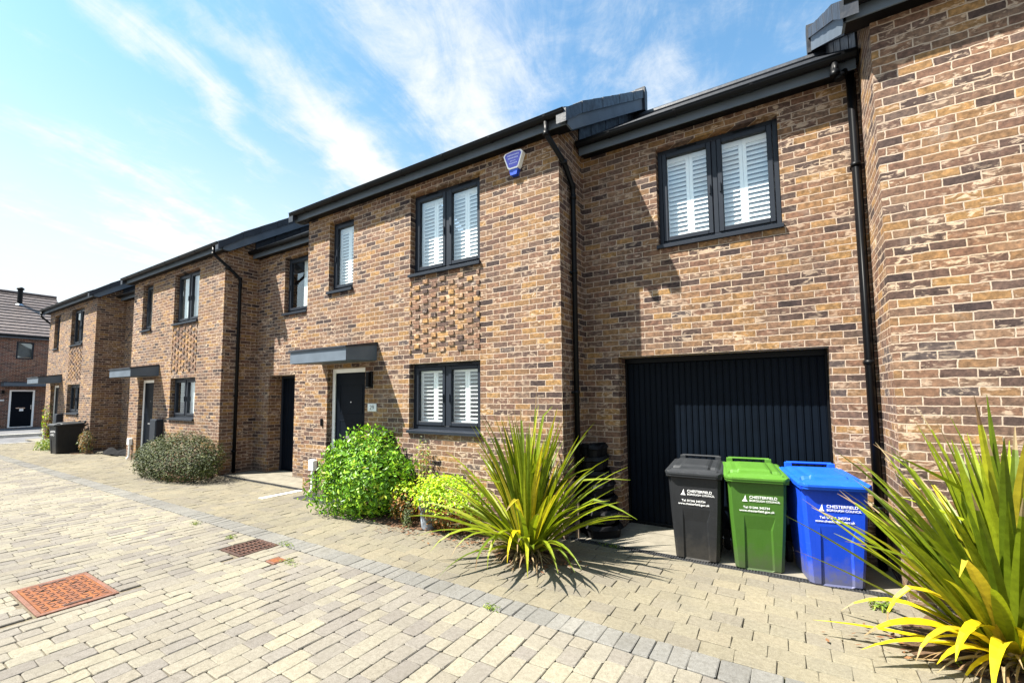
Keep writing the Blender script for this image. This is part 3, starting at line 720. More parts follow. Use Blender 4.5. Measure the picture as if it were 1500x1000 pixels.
# ------------------------------------------------------------------ far house facing along the street
def far_house():
    X = -37.0; root = empty('detached_house', (X-4, 3, 0), 'house with brown tiled roof and flue pipe at the far left, facing down the street', 'house')
    b = MB(); Y0, Y1 = -2.6, 3.5; E = 5.3
    holes = [(1.27, 1.97, 3.98, 4.97), (1.13, 2.14, .10, 2.22), (-1.9, -.7, 1.2, 2.25), (-1.9, -.9, 3.98, 4.97)]
    ys = sorted({Y0, Y1, *[h[0] for h in holes], *[h[1] for h in holes]}); zs = sorted({-.05, E+.1, *[h[2] for h in holes], *[h[3] for h in holes]})
    for i in range(len(ys)-1):
        for j in range(len(zs)-1):
            cy = (ys[i]+ys[i+1])/2; cz = (zs[j]+zs[j+1])/2
            if any(h[0] < cy < h[1] and h[2] < cz < h[3] for h in holes): continue
            b.quad((X, ys[i], zs[j]), (X, ys[i+1], zs[j]), (X, ys[i+1], zs[j+1]), (X, ys[i], zs[j+1]), 'brick_red')
    for a, c, d, e in holes:
        r = -.09
        b.quad((X, a, d), (X+r, a, d), (X+r, a, e), (X, a, e), 'brick_red'); b.quad((X, c, d), (X, c, e), (X+r, c, e), (X+r, c, d), 'brick_red')
        b.quad((X, a, e), (X+r, a, e), (X+r, c, e), (X, c, e), 'brick_red'); b.quad((X, a, d), (X, c, d), (X+r, c, d), (X+r, a, d), 'brick_red')
    XB = X-8.4; xm = X-4.2; zr = 8.42
    for y in (Y0, Y1): b.poly([(X, y, -.05), (XB, y, -.05), (XB, y, E), (xm, y, zr-.1), (X, y, E)], [(0, 1, 2, 3, 4)], 'brick_red')
    b.quad((XB, Y0, -.05), (XB, Y1, -.05), (XB, Y1, E), (XB, Y0, E), 'brick_red')
    b.build('wall', root)
    b = MB(); n = 15; x0 = X+.3; z0 = E+.02; sl = (zr-z0)/(x0-xm)
    for sgn in (1, -1):
        for i in range(n):
            xa = x0-(x0-xm)*i/n; xb = x0-(x0-xm)*(i+1.15)/n
            za = z0+(x0-xa)*sl; zb = min(z0+(x0-xb)*sl, zr)
            if sgn < 0: xa = 2*xm-xa; xb = 2*xm-xb
            b.prism([(xa, za-.03), (xb, zb-.05), (xb, zb-.01), (xa, za+.055)], Y0-.1, Y1+.1, 'tile', 'y')
    rf = b.build('roof', root)
    b = MB(); b.tube([(xm, Y0-.12, zr+.02), (xm, Y1+.12, zr+.02)], .11, 'tile', 8); b.build('ridge', rf)
    b = MB(); b.tube([(X-2.9, 1.75, 7.3), (X-2.9, 1.75, 8.45)], .12, 'gutter', 12); b.tube([(X-2.9, 1.75, 8.45), (X-2.9, 1.75, 8.53), (X-2.9, 1.75, 8.60)], [.17, .17, .10], 'gutter', 12); b.tube([(X-2.9, 1.75, 7.45), (X-2.9, 1.75, 7.56)], [.24, .14], 'chrome', 12); b.build('flue_pipe', rf)
    b = MB(); b.box(X+.24, X+.27, Y0-.1, Y1+.1, E-.16, E+.03, 'fascia'); b.tube([(X+.33, Y0-.1, E-.03), (X+.33, Y1+.1, E-.03)], .055, 'gutter', 8); b.box(X, X+.24, Y0-.1, Y1+.1, E-.13, E-.11, 'gutter'); b.build('gutter', root)
    for a, c, d, e in (holes[0], holes[2], holes[3]):
        b = MB(); xx = X-.05
        for q in ((a, a+.07, d, e), (c-.07, c, d, e), (a+.07, c-.07, e-.07, e), (a+.07, c-.07, d, d+.07)): b.box(xx-.06, xx+.03, q[0], q[1], q[2], q[3], 'frame', .004)
        w = b.build('window', root)
        b = MB(); b.quad((xx-.02, a+.07, d+.07), (xx-.02, c-.07, d+.07), (xx-.02, c-.07, e-.07), (xx-.02, a+.07, e-.07), 'glass'); b.build('pane', w)
        b = MB(); b.box(xx-.30, xx-.28, a-.1, c+.1, d-.1, e+.1, 'lampglass'); b.build('curtain', w)
    a, c, d, e = holes[1]
    b = MB(); b.box(X-.085, X-.04, a+.085, c-.085, d+.04, e-.085, 'door', .003); dd = b.build('door', root)
    b = MB()
    for q in ((a+.003, a+.085, d, e), (c-.085, c-.003, d, e), (a+.085, c-.085, e-.085, e-.003), (a+.085, c-.085, d, d+.04)): b.box(X-.08, X-.01, q[0], q[1], q[2], q[3], 'white', .004)
    b.build('frame', dd)
    b = MB(); b.box(X-.041, X-.03, 1.42, 1.78, 1.17, 1.215, 'chrome', .003); b.box(X-.041, X-.034, 1.56, 1.72, 1.02, 1.15, 'white'); b.tube([(X-.03, c-.13, 1.12), (X-.03, c-.13, 1.36)], .012, 'chrome', 8); b.build('letterbox', dd)
    b = MB(); b.box(X+.0, X+.75, .78, 3.3, 2.42, 2.62, 'fascia', .01); b.box(X+.0, X+.78, .75, 3.33, 2.622, 2.66, 'slate', .005); b.build('canopy', root)
    b = MB(); b.box(X, X+.12, .82, .93, 2.0, 2.2, 'gutter', .01); b.build('wall_lamp', root)
    b = MB(); b.box(X, X+.02, .70, .95, 1.6, 1.68, 'plaque'); b.build('number_plaque', root)
far_house()

# ------------------------------------------------------------------ wheelie bins
SAIL = [(-.028, 0), (.022, 0), (.010, .014), (.004, .062), (-.012, .02)]
def wheelie_bin(loc, rot, body, lid, label, group=None, text=True, opened=0):
    root = empty('wheelie_bin', loc, label, 'bin', group)
    b = MB()
    # tapered body: rings with a front pressed panel
    def ring(z, w, y0, y1, c):
        h = w/2
        return [(-h+c, y0, z), (-h*.62, y0, z), (-h*.50, y0, z), (h*.50, y0, z), (h*.62, y0, z), (h-c, y0, z), (h, y0+c, z), (h, y1-c, z), (h-c, y1, z), (-h+c, y1, z), (-h, y1-c, z), (-h, y0+c, z)]
    levels = [(0.0, .395, .03, .50, .03), (.015, .415, .022, .515, .03), (.40, .462, -.006, .58, .028), (.53, .478, -.014, .605, .028), (.80, .498, -.028, .655, .026), (.845, .502, -.030, .662, .026)]
    V = []; n = 12
    for q, (z, w, y0, y1, c) in enumerate(levels):
        rr = ring(z, w, y0, y1, c)
        if 0 < q < 3:      # pressed channel beside the middle panel
            d = .016 if q == 1 else .012; s_ = 1.0 if q == 1 else .86
            rr[1] = (rr[1][0]*s_*.98, rr[1][1], z); rr[4] = (rr[4][0]*s_*.98, rr[4][1], z)
            rr[2] = (rr[2][0]*s_*1.06, rr[2][1]+d, z); rr[3] = (rr[3][0]*s_*1.06, rr[3][1]+d, z)
        V += rr
    F = [tuple(range(n))[::-1]]
    for q in range(len(levels)-1):
        for i in range(n): F.append((q*n+i, q*n+(i+1) % n, (q+1)*n+(i+1) % n, (q+1)*n+i))
    b.poly(V, F, body)
    bd = b.build('body', root)
    b = MB()      # rim
    def loop(z, w, y0, y1): h = w/2; return [(-h, y0, z), (h, y0, z), (h, y1, z), (-h, y1, z)]
    V = loop(.845, .505, -.034, .668)+loop(.852, .535, -.050, .685)+loop(.885, .535, -.050, .685)+loop(.885, .48, -.02, .65)
    b.poly(V, [(i+4*q, (i+1) % 4+4*q, (i+1) % 4+4*q+4, i+4*q+4) for q in range(3) for i in range(4)], body); b.build('rim', root)
    # lid: two stepped edges, raised crown with two finger dips
    b = MB(); nx, ny = 26, 22; W = .565; Y0, Y1 = -.085, .665; V = []
    for j in range(ny+1):
        for i in range(nx+1):
            u = i/nx; v = j/ny; x = -W/2+W*u; y = Y0+(Y1-Y0)*v
            e = min(u*W, (1-u)*W, v*(Y1-Y0)*1.0, (1-v)*(Y1-Y0))
            z = .900+.036*v
            z += .012*min(1, max(0, (e-.012)/.01))+.022*min(1, max(0, (e-.045)/.03))
            cx_, cy_ = (u-.5)/.27, (v-.52)/.30
            z += .020*min(1, max(0, (1-max(abs(cx_), abs(cy_)))*5))
            for sx in (-1, 1):
                dx_ = (x-sx*.185)/.045; dy_ = (y-.055)/.04
                if max(abs(dx_), abs(dy_)) < 1: z -= .030*min(1, (1-max(abs(dx_), abs(dy_)))*4)
            cc = max(0, .055-(W/2-abs(x))-(y-Y0)); x -= math.copysign(cc*.5, x); y += cc*.5
            V.append((x, y, z))
    F = [(j*(nx+1)+i, j*(nx+1)+i+1, (j+1)*(nx+1)+i+1, (j+1)*(nx+1)+i) for j in range(ny) for i in range(nx)]
    edge = [i for i in range(nx+1)]+[j*(nx+1)+nx for j in range(1, ny+1)]+[ny*(nx+1)+i for i in range(nx-1, -1, -1)]+[j*(nx+1) for j in range(ny-1, 0, -1)]
    o = len(V); m_ = len(edge)
    for q, (dz, ins) in enumerate(((-.018, 0), (-.020, .008), (-.042, .010))):
        for e in edge: x, y, z = V[e]; V.append((x*(1-ins*2), y+ins*(1 if y < .3 else -1)*.9, z+dz))
    for i in range(m_): F.append((edge[i], o+i, o+(i+1) % m_, edge[(i+1) % m_]))
    for q in range(2):
        for i in range(m_): F.append((o+q*m_+i, o+(q+1)*m_+i, o+(q+1)*m_+(i+1) % m_, o+q*m_+(i+1) % m_))
    b.poly(V, F, lid); L = b.build('lid', root)
    for p in L.data.polygons: p.use_smooth = False
    b = MB(); b.tube([(-.20, .70, .985), (.20, .70, .985)], .013, lid, 8)
    for sx in (-.19, .19): b.box(sx-.03, sx+.03, .655, .705, .92, .99, lid, .003)
    b.build('handle', root)
    for sx in (-.245, .245):
        b = MB(); b.tube([(sx-.022, .60, .10), (sx+.022, .60, .10)], .10, 'rubber', 24); w = b.build('wheel', root)
        b = MB(); b.tube([(sx-.024, .60, .10), (sx+.024, .60, .10)], .055, 'bin_black', 16); b.build('hub', w)
    b = MB(); b.tube([(-.22, .60, .10), (.22, .60, .10)], .012, 'chrome', 8); b.build('axle', root)
    if text:
        b = MB(); yy = lambda z: -.030+(.845-z)*.045-.0035
        z0 = .665; up = Vector((0, -.052, 1)).normalized()
        v = [Vector((-.105+a*1.0, yy(z0)+0.0, z0))+up*c for a, c in SAIL]; b.poly(v, [(0, 1, 2, 3, 4)], 'print'); b.build('logo', root); b = MB()
        for txt, sz, x, z in (('CHESTERFIELD', .036, -.068, .697), ('BOROUGH COUNCIL', .0265, -.068, .667)):
            v, f = text_mesh(txt, sz, None, (x, yy(z), z), (1, 0, 0), up); b.poly(v, f, 'print')
        for txt, sz, z in (('Tel: 01246 345734', .030, .600), ('www.chesterfield.gov.uk', .030, .568)):
            if z > .59: b.build('lettering', root); b = MB()
            v, f = text_mesh(txt, sz, None, (-.01, yy(z), z), (1, 0, 0), up, 'CENTER'); b.poly(v, f, 'print')
        b.build('lettering', root)
    root.rotation_euler = (0, 0, rot)
    for ch in root.children_recursive: pass
    return root
def at_origin_bin(loc, rot, *a, **k):
    r = wheelie_bin((0, 0, 0), rot, *a, **k); r.location = loc; return r
GB = 'council wheelie bins in front of the garage'
at_origin_bin((-.865, .055, .006), R(3), 'bin_black', 'lid_black', 'charcoal wheelie bin beside the green one in front of the garage', GB)
at_origin_bin((-.300, .075, .006), R(9), 'bin_green', 'lid_green', 'green wheelie bin between the charcoal and the blue one', GB)
at_origin_bin((.305, .02, .006), R(13), 'bin_blue', 'lid_blue', 'blue wheelie bin partly behind flax leaves', GB)
at_origin_bin((-19.42, -.76, 0), R(7), 'bin_black', 'lid_black', 'lone charcoal wheelie bin on the far pavement', None, text=True)

# ------------------------------------------------------------------ iron covers, drains
b = MB(); x0, x1, y0, y1 = -5.965, -5.09, -3.855, -3.345
root = empty('manhole_cover', ((x0+x1)/2, (y0+y1)/2, 0), 'orange rusty rectangular manhole cover in the pale paving', 'manhole cover')
fb = MB()
for q in ((x0, x0+.045, y0, y1), (x1-.045, x1, y0, y1), (x0+.045, x1-.045, y0, y0+.03), (x0+.045, x1-.045, y1-.03, y1)): fb.box(q[0], q[1], q[2], q[3], -.01, .006, 'rust_pink', .003)
b.box(x0+.05, x1-.05, y0+.034, y1-.034, -.01, .0045, 'rust')
rg = random.Random(2)
nx = 13; ny = 8
for i in range(nx):
    for j in range(ny):
        cx = x0+.10+(x1-x0-.2)*i/(nx-1); cy = y0+.07+(y1-y0-.14)*j/(ny-1)
        a = R(45) if (i+j) % 2 else R(-45); l = .021; w = .0055; dx, dy = math.cos(a), math.sin(a)
        pts = [(cx-dx*l+dy*w, cy-dy*l-dx*w), (cx+dx*l+dy*w, cy+dy*l-dx*w), (cx+dx*l-dy*w, cy+dy*l+dx*w), (cx-dx*l-dy*w, cy-dy*l+dx*w)]
        b.prism(pts, .0046, .0095, 'rust_pink', 'z')
b.build('lid', root); fb.build('frame', root)
b = MB()
for cx, cy in ((x0+.25, -3.70), (x0+.25, -3.50), (x1-.28, -3.70), (x1-.28, -3.50)): b.tube([(cx, cy, .0047), (cx, cy, .0052)], .022, 'pit', 10)
for cx in (x0+.075, x1-.075): b.box(cx-.018, cx+.018, -3.69, -3.51, .0046, .0105, 'rust_dark', .002)
b.build('key_holes', root)
x0, x1, y0, y1 = -5.52, -5.09, -2.32, -1.885
root = empty('drain_grate', ((x0+x1)/2, (y0+y1)/2, 0), 'square slotted rusty drain grate beside the grey kerb strip', 'drain grate')
b = MB()
for q in ((x0, x0+.03, y0, y1), (x1-.03, x1, y0, y1), (x0+.03, x1-.03, y0, y0+.03), (x0+.03, x1-.03, y1-.03, y1)): b.box(q[0], q[1], q[2], q[3], -.014, .004, 'rust_dark', .003)
b.build('frame', root)
b = MB(); b.quad((x0, y0, -.011), (x1, y0, -.011), (x1, y1, -.011), (x0, y1, -.011), 'pit')
for i in range(8): yy = y0+.05+i*.046; b.box(x0+.03, x1-.03, yy, yy+.015, -.010, .003, 'rust_dark')
for i in range(3): xx = x0+.10+i*.105; b.box(xx, xx+.016, y0+.03, y1-.03, -.010, .0025, 'rust_pink')
b.build('grating', root)
b = MB(); b.box(-4.72, -4.56, -2.25, -2.11, -.012, .005, 'rust_pink', .003); b.box(-4.70, -4.58, -2.23, -2.13, .0052, .008, 'rust', .002)
tag(b.build('stopcock_cover'), 'small rusty stopcock cover near the square drain grate', 'utility cover')
def drain(xa, xb, label):
    root = empty('drain_channel', ((xa+xb)/2, .06, 0), label, 'drain', 'black slotted drain channels across the aprons')
    b = MB(); b.box(xa, xb, .015, .112, -.02, -.004, 'pit')
    b.box(xa, xb, .015, .024, -.004, .008, 'drain'); b.box(xa, xb, .103, .112, -.004, .008, 'drain')
    x = xa
    while x < xb-.02:
        b.box(x, x+.009, .024, .103, -.004, .006, 'drain'); x += .026
    b.box(xa, xb, .060, .067, -.004, .0065, 'drain'); b.build('grating', root)
drain(-2.28, .76, 'black slotted drain channel in front of the three bins')
drain(-2.28-PER, .76-PER, 'black slotted drain channel crossing in front of the passage door near the olive bush')
b = MB(); b.box(-7.18, -5.85, -.42, -.02, .004, .016, 'drain', .004); tag(b.build('door_mat'), 'dark mat at the doorstep behind the bright laurel', 'door mat')

# ------------------------------------------------------------------ plants
def np_leaves(name, mats, N, gen, size, asp, parent=None, seed=1, droop=.3, up=.35):
    """gen(rg) -> pos, outward normal, material index"""
    rg = random.Random(seed); b = MB()
    for _ in range(N):
        p, nrm, mi = gen(rg)
        p = Vector(p); nrm = Vector(nrm)+Vector((rg.gauss(0, .45), rg.gauss(0, .45), rg.gauss(0, .45)+up)); nrm.normalize()
        d = Vector((rg.gauss(0, 1), rg.gauss(0, 1), rg.gauss(-droop, .6))); d = (d-nrm*d.dot(nrm)).normalized(); w = nrm.cross(d)
        L = size*rg.uniform(.65, 1.25); W = L*asp
        c = nrm*L*.08
        V = [p, p+d*L*.35+w*W*.5-c*-.6, p+d*L*.75+w*W*.38+c*.3, p+d*L-c*.8, p+d*L*.75-w*W*.38+c*.3, p+d*L*.35-w*W*.5+c*.6, p+d*L*.4-c*.4]
        b.poly(V, [(0, 6, 1), (1, 6, 2), (2, 6, 3), (3, 6, 4), (4, 6, 5), (5, 6, 0)], mats[mi])
    return b.build(name, parent)
def ell_gen(c, r, zmin=.02, ymax=None, lumps=7, seed=0, mi=lambda p, rg: 0, deep=.35, amp=(-.12, .17), pw=5):
    rs = random.Random(seed)
    lp = []
    for _ in range(lumps):
        a = Vector((rs.gauss(0, 1), rs.gauss(0, 1), rs.gauss(.3, .8))).normalized(); lp.append((a, rs.uniform(*amp)))
    def g(rg):
        while True:
            d = Vector((rg.gauss(0, 1), rg.gauss(0, 1), rg.gauss(.15, 1))).normalized()
            q = 1.0
            for a, s in lp:
                t = max(0, d.dot(a)); q += s*t**pw
            k = q*(1-deep*rg.random()**1.8)*(1+.05*rg.gauss(0, 1))
            p = (c[0]+d.x*r[0]*k, c[1]+d.y*r[1]*k, c[2]+d.z*r[2]*k)
            if p[2] < zmin or (ymax is not None and p[1] > ymax): continue
            return p, (d.x/r[0], d.y/r[1], d.z/r[2]+.0) and Vector((d.x/r[0], d.y/r[1], d.z/r[2])).normalized(), mi(p, rg)
    return g
def stems(parent, c, spread, h, n, seed, m='bark', r=.008):
    rg = random.Random(seed); b = MB()
    for _ in range(n):
        a = rg.uniform(0, 6.28); q = rg.uniform(.2, 1)*spread
        p0 = Vector((c[0]+.06*math.cos(a), c[1]+.04*math.sin(a), 0)); p2 = Vector((c[0]+q*math.cos(a), c[1]+q*.7*math.sin(a), h*rg.uniform(.6, 1)))
        p1 = (p0+p2)/2+Vector((0, 0, h*.12)); b.tube([p0, p1, p2], [r, r*.7, r*.3], m, 5)
    return b.build('stems', parent)

# big laurel in front of the door
root = empty('laurel_bush', (-5.25, -.45, 0), 'large bright green glossy bush in front of the white-framed house door', 'bush')
g1 = ell_gen((-5.30, -.46, .50), (.72, .52, .60), .02, -.03, 22, 3, amp=(-.34, .50), pw=14, deep=.5)
np_leaves('foliage', ['laurel'], 8600, g1, .072, .40, root, 5, .35, .12)
rg = random.Random(44); b = MB()
for _ in range(70):                      # leafy shoots breaking the outline
    a = rg.uniform(0, 6.28); e = rg.uniform(.1, 1.3); d = Vector((math.cos(a)*math.cos(e), math.sin(a)*math.cos(e), math.sin(e)))
    p = Vector((-5.30+d.x*.66, min(-.46+d.y*.46, -.06), .50+d.z*.58)); d = (d+Vector((rg.gauss(0, .3), rg.gauss(0, .3), .5))).normalized(); L = rg.uniform(.10, .26)
    if p.y+d.y*L > -.04: continue
    b.tube([p-d*.1, p+d*L], [.004, .002], 'bark', 4)
    for q in range(7):
        t = p+d*L*(q+1)/7; w_ = d.orthogonal().normalized(); w_.rotate(Matrix.Rotation(q*2.4, 3, d)); dd = (w_+d*.7).normalized(); sd = dd.cross(d).normalized(); l = rg.uniform(.055, .09)
        b.poly([t, t+dd*l*.4+sd*l*.19, t+dd*l, t+dd*l*.4-sd*l*.19], [(0, 1, 2, 3)], 'laurel')
b.build('shoots', root)
stems(root, (-5.22, -.4, 0), .6, .9, 16, 2)
# small amber and yellow shrubs
def mi_y(zs):
    return lambda p, rg: 0 if p[2]+rg.gauss(0, .06) > zs else (1 if rg.random() < .75 else 2)
root = empty('small_shrub', (-4.42, -.55, 0), 'small shrub with lime top and amber lower leaves, left of the grey pot', 'shrub', 'lime and amber shrubs by the pot')
np_leaves('foliage', ['yellowleaf', 'amber', 'lightleaf'], 900, ell_gen((-4.46, -.50, .30), (.24, .20, .29), .02, None, 5, 8, mi_y(.42)), .045, .5, root, 7, .2, .5)
stems(root, (-4.46, -.5, 0), .18, .45, 8, 4, r=.005)
root = empty('small_shrub', (-3.75, -.5, 0), 'round bright yellow shrub right of the grey pot, leaning on the flax', 'shrub', 'lime and amber shrubs by the pot')
np_leaves('foliage', ['yellowleaf', 'amber', 'lightleaf'], 3400, ell_gen((-3.70, -.48, .36), (.48, .34, .33), .02, -.03, 10, 12, mi_y(.34), amp=(-.2, .25), pw=7), .045, .5, root, 9, .2, .5)
stems(root, (-3.72, -.48, 0), .3, .5, 10, 5, r=.005)
root = empty('wispy_shrub', (-4.5, -.15, 0), 'thin straggly yellowing shrub climbing the brick below the ground-floor window', 'shrub')
np_leaves('foliage', ['amber', 'yellowleaf', 'lightleaf'], 420, ell_gen((-4.48, -.13, .62), (.16, .09, .50), .05, -.03, 4, 5, lambda p, rg: rg.choice([0, 1, 2, 2]), .8), .04, .4, root, 19)
stems(root, (-4.48, -.14, 0), .14, 1.1, 9, 6, r=.004)
root = empty('trailing_plant', (-4.2, -.62, 0), 'little grey-green trailing plant at the foot of the grey pot', 'plant')
np_leaves('foliage', ['lightleaf'], 260, ell_gen((-4.28, -.64, .14), (.08, .06, .17), .01, None, 3, 6, deep=.9), .032, .45, root, 23)
# pot
root = empty('plant_pot', (-4.02, -.52, 0), 'grey patterned flared plant pot between the two lime shrubs', 'plant pot')
b = MB(); seg = 40; prof = [(.085, .0), (.088, .02), (.098, .12), (.115, .24), (.135, .34), (.150, .365), (.155, .375), (.155, .40), (.142, .402), (.135, .37), (.0, .36)]
V = []; 
for i, (r_, z) in enumerate(prof):
    for k in range(seg):
        a = 2*math.pi*k/seg; rr = r_*(1+(.018*math.sin(10*a+z*30) if 1 < i < 5 else 0)); V.append((-4.02+rr*math.cos(a), -.52+rr*math.sin(a), z+.01))
F = [(i*seg+k, i*seg+(k+1) % seg, (i+1)*seg+(k+1) % seg, (i+1)*seg+k) for i in range(len(prof)-1) for k in range(seg)]
b.poly(V, F, 'pot'); b.build('pot', root, True)
np_leaves('plant', ['yellowleaf', 'amber'], 420, ell_gen((-3.98, -.5, .46), (.19, .17, .12), .3, None, 4, 2, lambda p, rg: 0 if rg.random() < .85 else 1), .04, .5, root, 31)
# olive bush of the middle house
root = empty('rounded_bush', (-11.3, -.45, 0), 'dark olive spreading bush between the middle front door and its downpipe', 'bush')
np_leaves('foliage', ['olive'], 12000, ell_gen((-11.30, -.56, .36), (1.55, .58, .52), .02, -.04, 16, 21, deep=.3, amp=(-.2, .22), pw=8), .05, .42, root, 15, .1, .5)
stems(root, (-11.4, -.5, 0), .9, .7, 18, 8)
# dry climber and weeds near the far bin
root = empty('dry_shrub', (-18.6, -.2, 0), 'dry brown-green shrub at the wall corner beside the lone far bin', 'shrub')
np_leaves('foliage', ['lightleaf', 'amber', 'straw'], 1100, ell_gen((-18.55, -.20, .34), (.34, .18, .36), .02, -.03, 6, 14, lambda p, rg: rg.choice([0, 0, 1, 2]), .8), .06, .4, root, 41)
stems(root, (-18.35, -.2, 0), .45, .9, 16, 9)
root = empty('climbing_plant', (-23.2, -.1, 0), 'straggly yellowing climber on the far end corner of the row', 'plant')
np_leaves('foliage', ['amber', 'yellowleaf', 'lightleaf'], 500, ell_gen((-23.4, -.12, .75), (.28, .12, .8), .02, -.03, 5, 17, lambda p, rg: rg.choice([0, 1, 2]), .8), .07, .4, root, 43)
stems(root, (-23.4, -.1, 0), .2, 1.5, 8, 12)
root = empty('weed_clump', (-21.2, -.5, 0), 'yellow green weed clump on the pavement left of the lone far bin', 'weed')
np_leaves('foliage', ['weed'], 700, ell_gen((-21.2, -.45, .08), (.7, .35, .28), .005, None, 4, 19, deep=.7), .09, .3, root, 47)

def blade(b, base, az, L, w, el0, bend, m, rg, twist=.0, tip=.35, kink=None):
    """strap leaf: V section, tapering, arching over"""
    n = 9; p = Vector(base); el = el0; h = Vector((math.cos(az), math.sin(az), 0)); side0 = Vector((-math.sin(az), math.cos(az), 0))
    V = []; st = L/n; tw = rg.uniform(-.5, .5)
    az2 = az
    for i in range(n+1):
        t = i/n; d = Vector((math.cos(az2)*math.cos(el), math.sin(az2)*math.cos(el), math.sin(el)))
        side = Vector((-math.sin(az2), math.cos(az2), 0)); nr = side.cross(d)*-1
        a = tw*t+twist; s2 = side*math.cos(a)+nr*math.sin(a); n2 = nr*math.cos(a)-side*math.sin(a)
        ww = w*(.75+.5*min(t*3, 1)*.5)*(1-max(0, (t-tip)/(1-tip))**1.6*.96)
        V += [p-s2*ww*.5+n2*ww*.22, p, p+s2*ww*.5+n2*ww*.22]
        p = p+d*st; el -= bend/n*(.4+1.4*t)
        if kink and abs(t-kink[0]) < .06: el -= kink[1]
        if p.z < .012: p.z = .012+.004*rg.random(); el = max(el, 0)
    F = []
    dry = rg.random() < .4 and m != 'straw'
    for i in range(n-1 if dry else n):
        for k in (0, 1): F.append((i*3+k, i*3+k+1, i*3+k+4, i*3+k+3))
    b.poly(V, F, m)
    if dry: b.poly(V[-6:], [(0, 1, 4, 3), (1, 2, 5, 4)], 'straw')
def flax(loc, n, Lr, label, seed, extra=(), nyel=6, nstraw=30, wid=(.04, .065), clear=False):
    root = empty('flax_plant', (loc[0], loc[1], 0), label, 'flax', 'spiky flax plants by the garage')
    rg = random.Random(seed); b = MB()
    for i in range(n):
        a = rg.uniform(0, 2*math.pi); f = rg.random()
        el = R(86-56*f**1.5+rg.gauss(0, 3)); L = rg.uniform(*Lr)*(1-.25*f)
        base = (loc[0]+.11*math.cos(a)*(f+.2), loc[1]+.09*math.sin(a)*(f+.2), .03)
        if loc[1]+L*math.cos(el)*math.sin(a) > -.05: el = max(el, R(68))
        if clear and math.cos(a) < -.35: el = max(el, R(50+16*rg.random()))
        blade(b, base, a, L, rg.uniform(*wid), el, R(rg.uniform(2, 26)+24*f), 'flax', rg, kink=(rg.uniform(.5, .8), R(rg.uniform(20, 60))) if rg.random() < .10 else None)
    for (az, L, el, bend, m, w, kk) in extra:
        blade(b, (loc[0]+.08*math.cos(R(az)), loc[1]+.08*math.sin(R(az)), .05), R(az), L, w, R(el), R(bend), m, rg, kink=kk)
    b.build('leaves', root)
    b = MB()
    for i in range(nyel): blade(b, (loc[0]+rg.uniform(-.1, .1), loc[1]+rg.uniform(-.1, .05), .05), rg.uniform(R(180), R(360)), rg.uniform(.45, .8), .045, R(rg.uniform(25, 60)), R(rg.uniform(50, 110)), 'flax_yellow', rg)
    if nyel: b.build('yellow_leaves', root)
    b = MB()
    for i in range(nstraw): blade(b, (loc[0]+rg.uniform(-.12, .12), loc[1]+rg.uniform(-.12, .05), .03), rg.uniform(R(150), R(390)), rg.uniform(.25, .6), rg.uniform(.01, .03), R(rg.uniform(5, 50)), R(rg.uniform(30, 120)), 'straw', rg)
    b.build('dry_leaves', root)
    return root
flax((-2.46, -.66), 165, (1.05, 1.75), 'green flax with arching blades at the house corner, by the black planters', 7,
     extra=[(272, 1.0, 58, 165, 'flax', .065, None), (240, .95, 45, 120, 'flax', .06, None), (300, 1.0, 50, 140, 'flax', .065, None), (285, .9, 62, 160, 'flax_yellow', .06, None), (232, 1.1, 40, 100, 'flax', .065, None), (315, 1.05, 40, 95, 'flax', .065, None), (250, 1.05, 20, 62, 'flax', .055, None), (262, .95, 50, 150, 'flax', .055, None), (222, 1.15, 28, 50, 'flax', .05, None), (325, 1.1, 35, 75, 'flax', .05, None), (95, 1.72, 84, 4, 'flax', .05, None), (200, 1.15, 40, 35, 'flax', .05, None), (340, .95, 55, 45, 'flax', .045, None)], nyel=1, nstraw=110, wid=(.052, .080))
flax((1.13, -.80), 165, (1.1, 1.75), 'flax at the right picture edge with yellow drooping leaves', 12,
     extra=[(170, 1.3, 42, 8, 'flax', .07, None), (186, 1.35, 38, 12, 'flax', .075, None), (160, 1.2, 52, 10, 'flax', .06, None), (178, 1.15, 28, 14, 'flax', .07, None),
            (205, .85, 34, 80, 'flax_yellow', .085, None), (222, .80, 46, 120, 'flax_yellow', .085, None), (235, .80, 60, 140, 'flax_yellow', .09, None), (248, .85, 48, 120, 'flax_yellow', .09, None), (192, 1.0, 8, 12, 'flax_yellow', .06, None), (262, .85, 62, 135, 'flax_yellow', .09, None), (212, .9, 18, 40, 'flax_yellow', .075, None), (280, .8, 55, 120, 'flax_yellow', .09, None), (200, .95, 62, 130, 'flax_yellow', .08, (.6, .6)), (185, .9, 40, 95, 'flax_yellow', .07, None), (230, .7, 30, 60, 'flax_yellow', .09, None)], nyel=7, nstraw=110, wid=(.066, .096), clear=True)
# weeds in the joints
rg = random.Random(5)
WEEDS = [(-5.85, -2.05, 'tuft of weed in the joints left of the square drain grate'), (-4.98, -1.86, 'tuft of weed on the kerb line right of the square drain grate'), (-4.45, -2.15, 'yellow green moss tuft beside the small rusty cover'),
         (.55, -.25, 'small green weed at the end of the drain by the blue bin'), (-1.75, .03, 'dry weed tuft on the drain channel left of the charcoal bin'), (-6.9, -2.0, 'weed tuft in the pale paving up the street'), (-2.1, -1.87, 'single small weed in the kerb line in front of the flax'), (.85, -.95, 'small weed below the yellow flax leaves')]
for i, (x, y, lab) in enumerate(WEEDS):
    sp = (.16, .05) if i in (1, 2, 4) else (.08, .06)
    o = np_leaves('weed', ['weed'], 60 if i != 3 else 90, ell_gen((x, y, .008), (sp[0], sp[1], .035 if i != 3 else .07), .002, None, 3, i, deep=.9), .026 if i != 3 else .045, .35, None, 60+i)
    tag(o, lab, 'weed', 'weeds in the paving joints')
b = MB(); rg = random.Random(77)
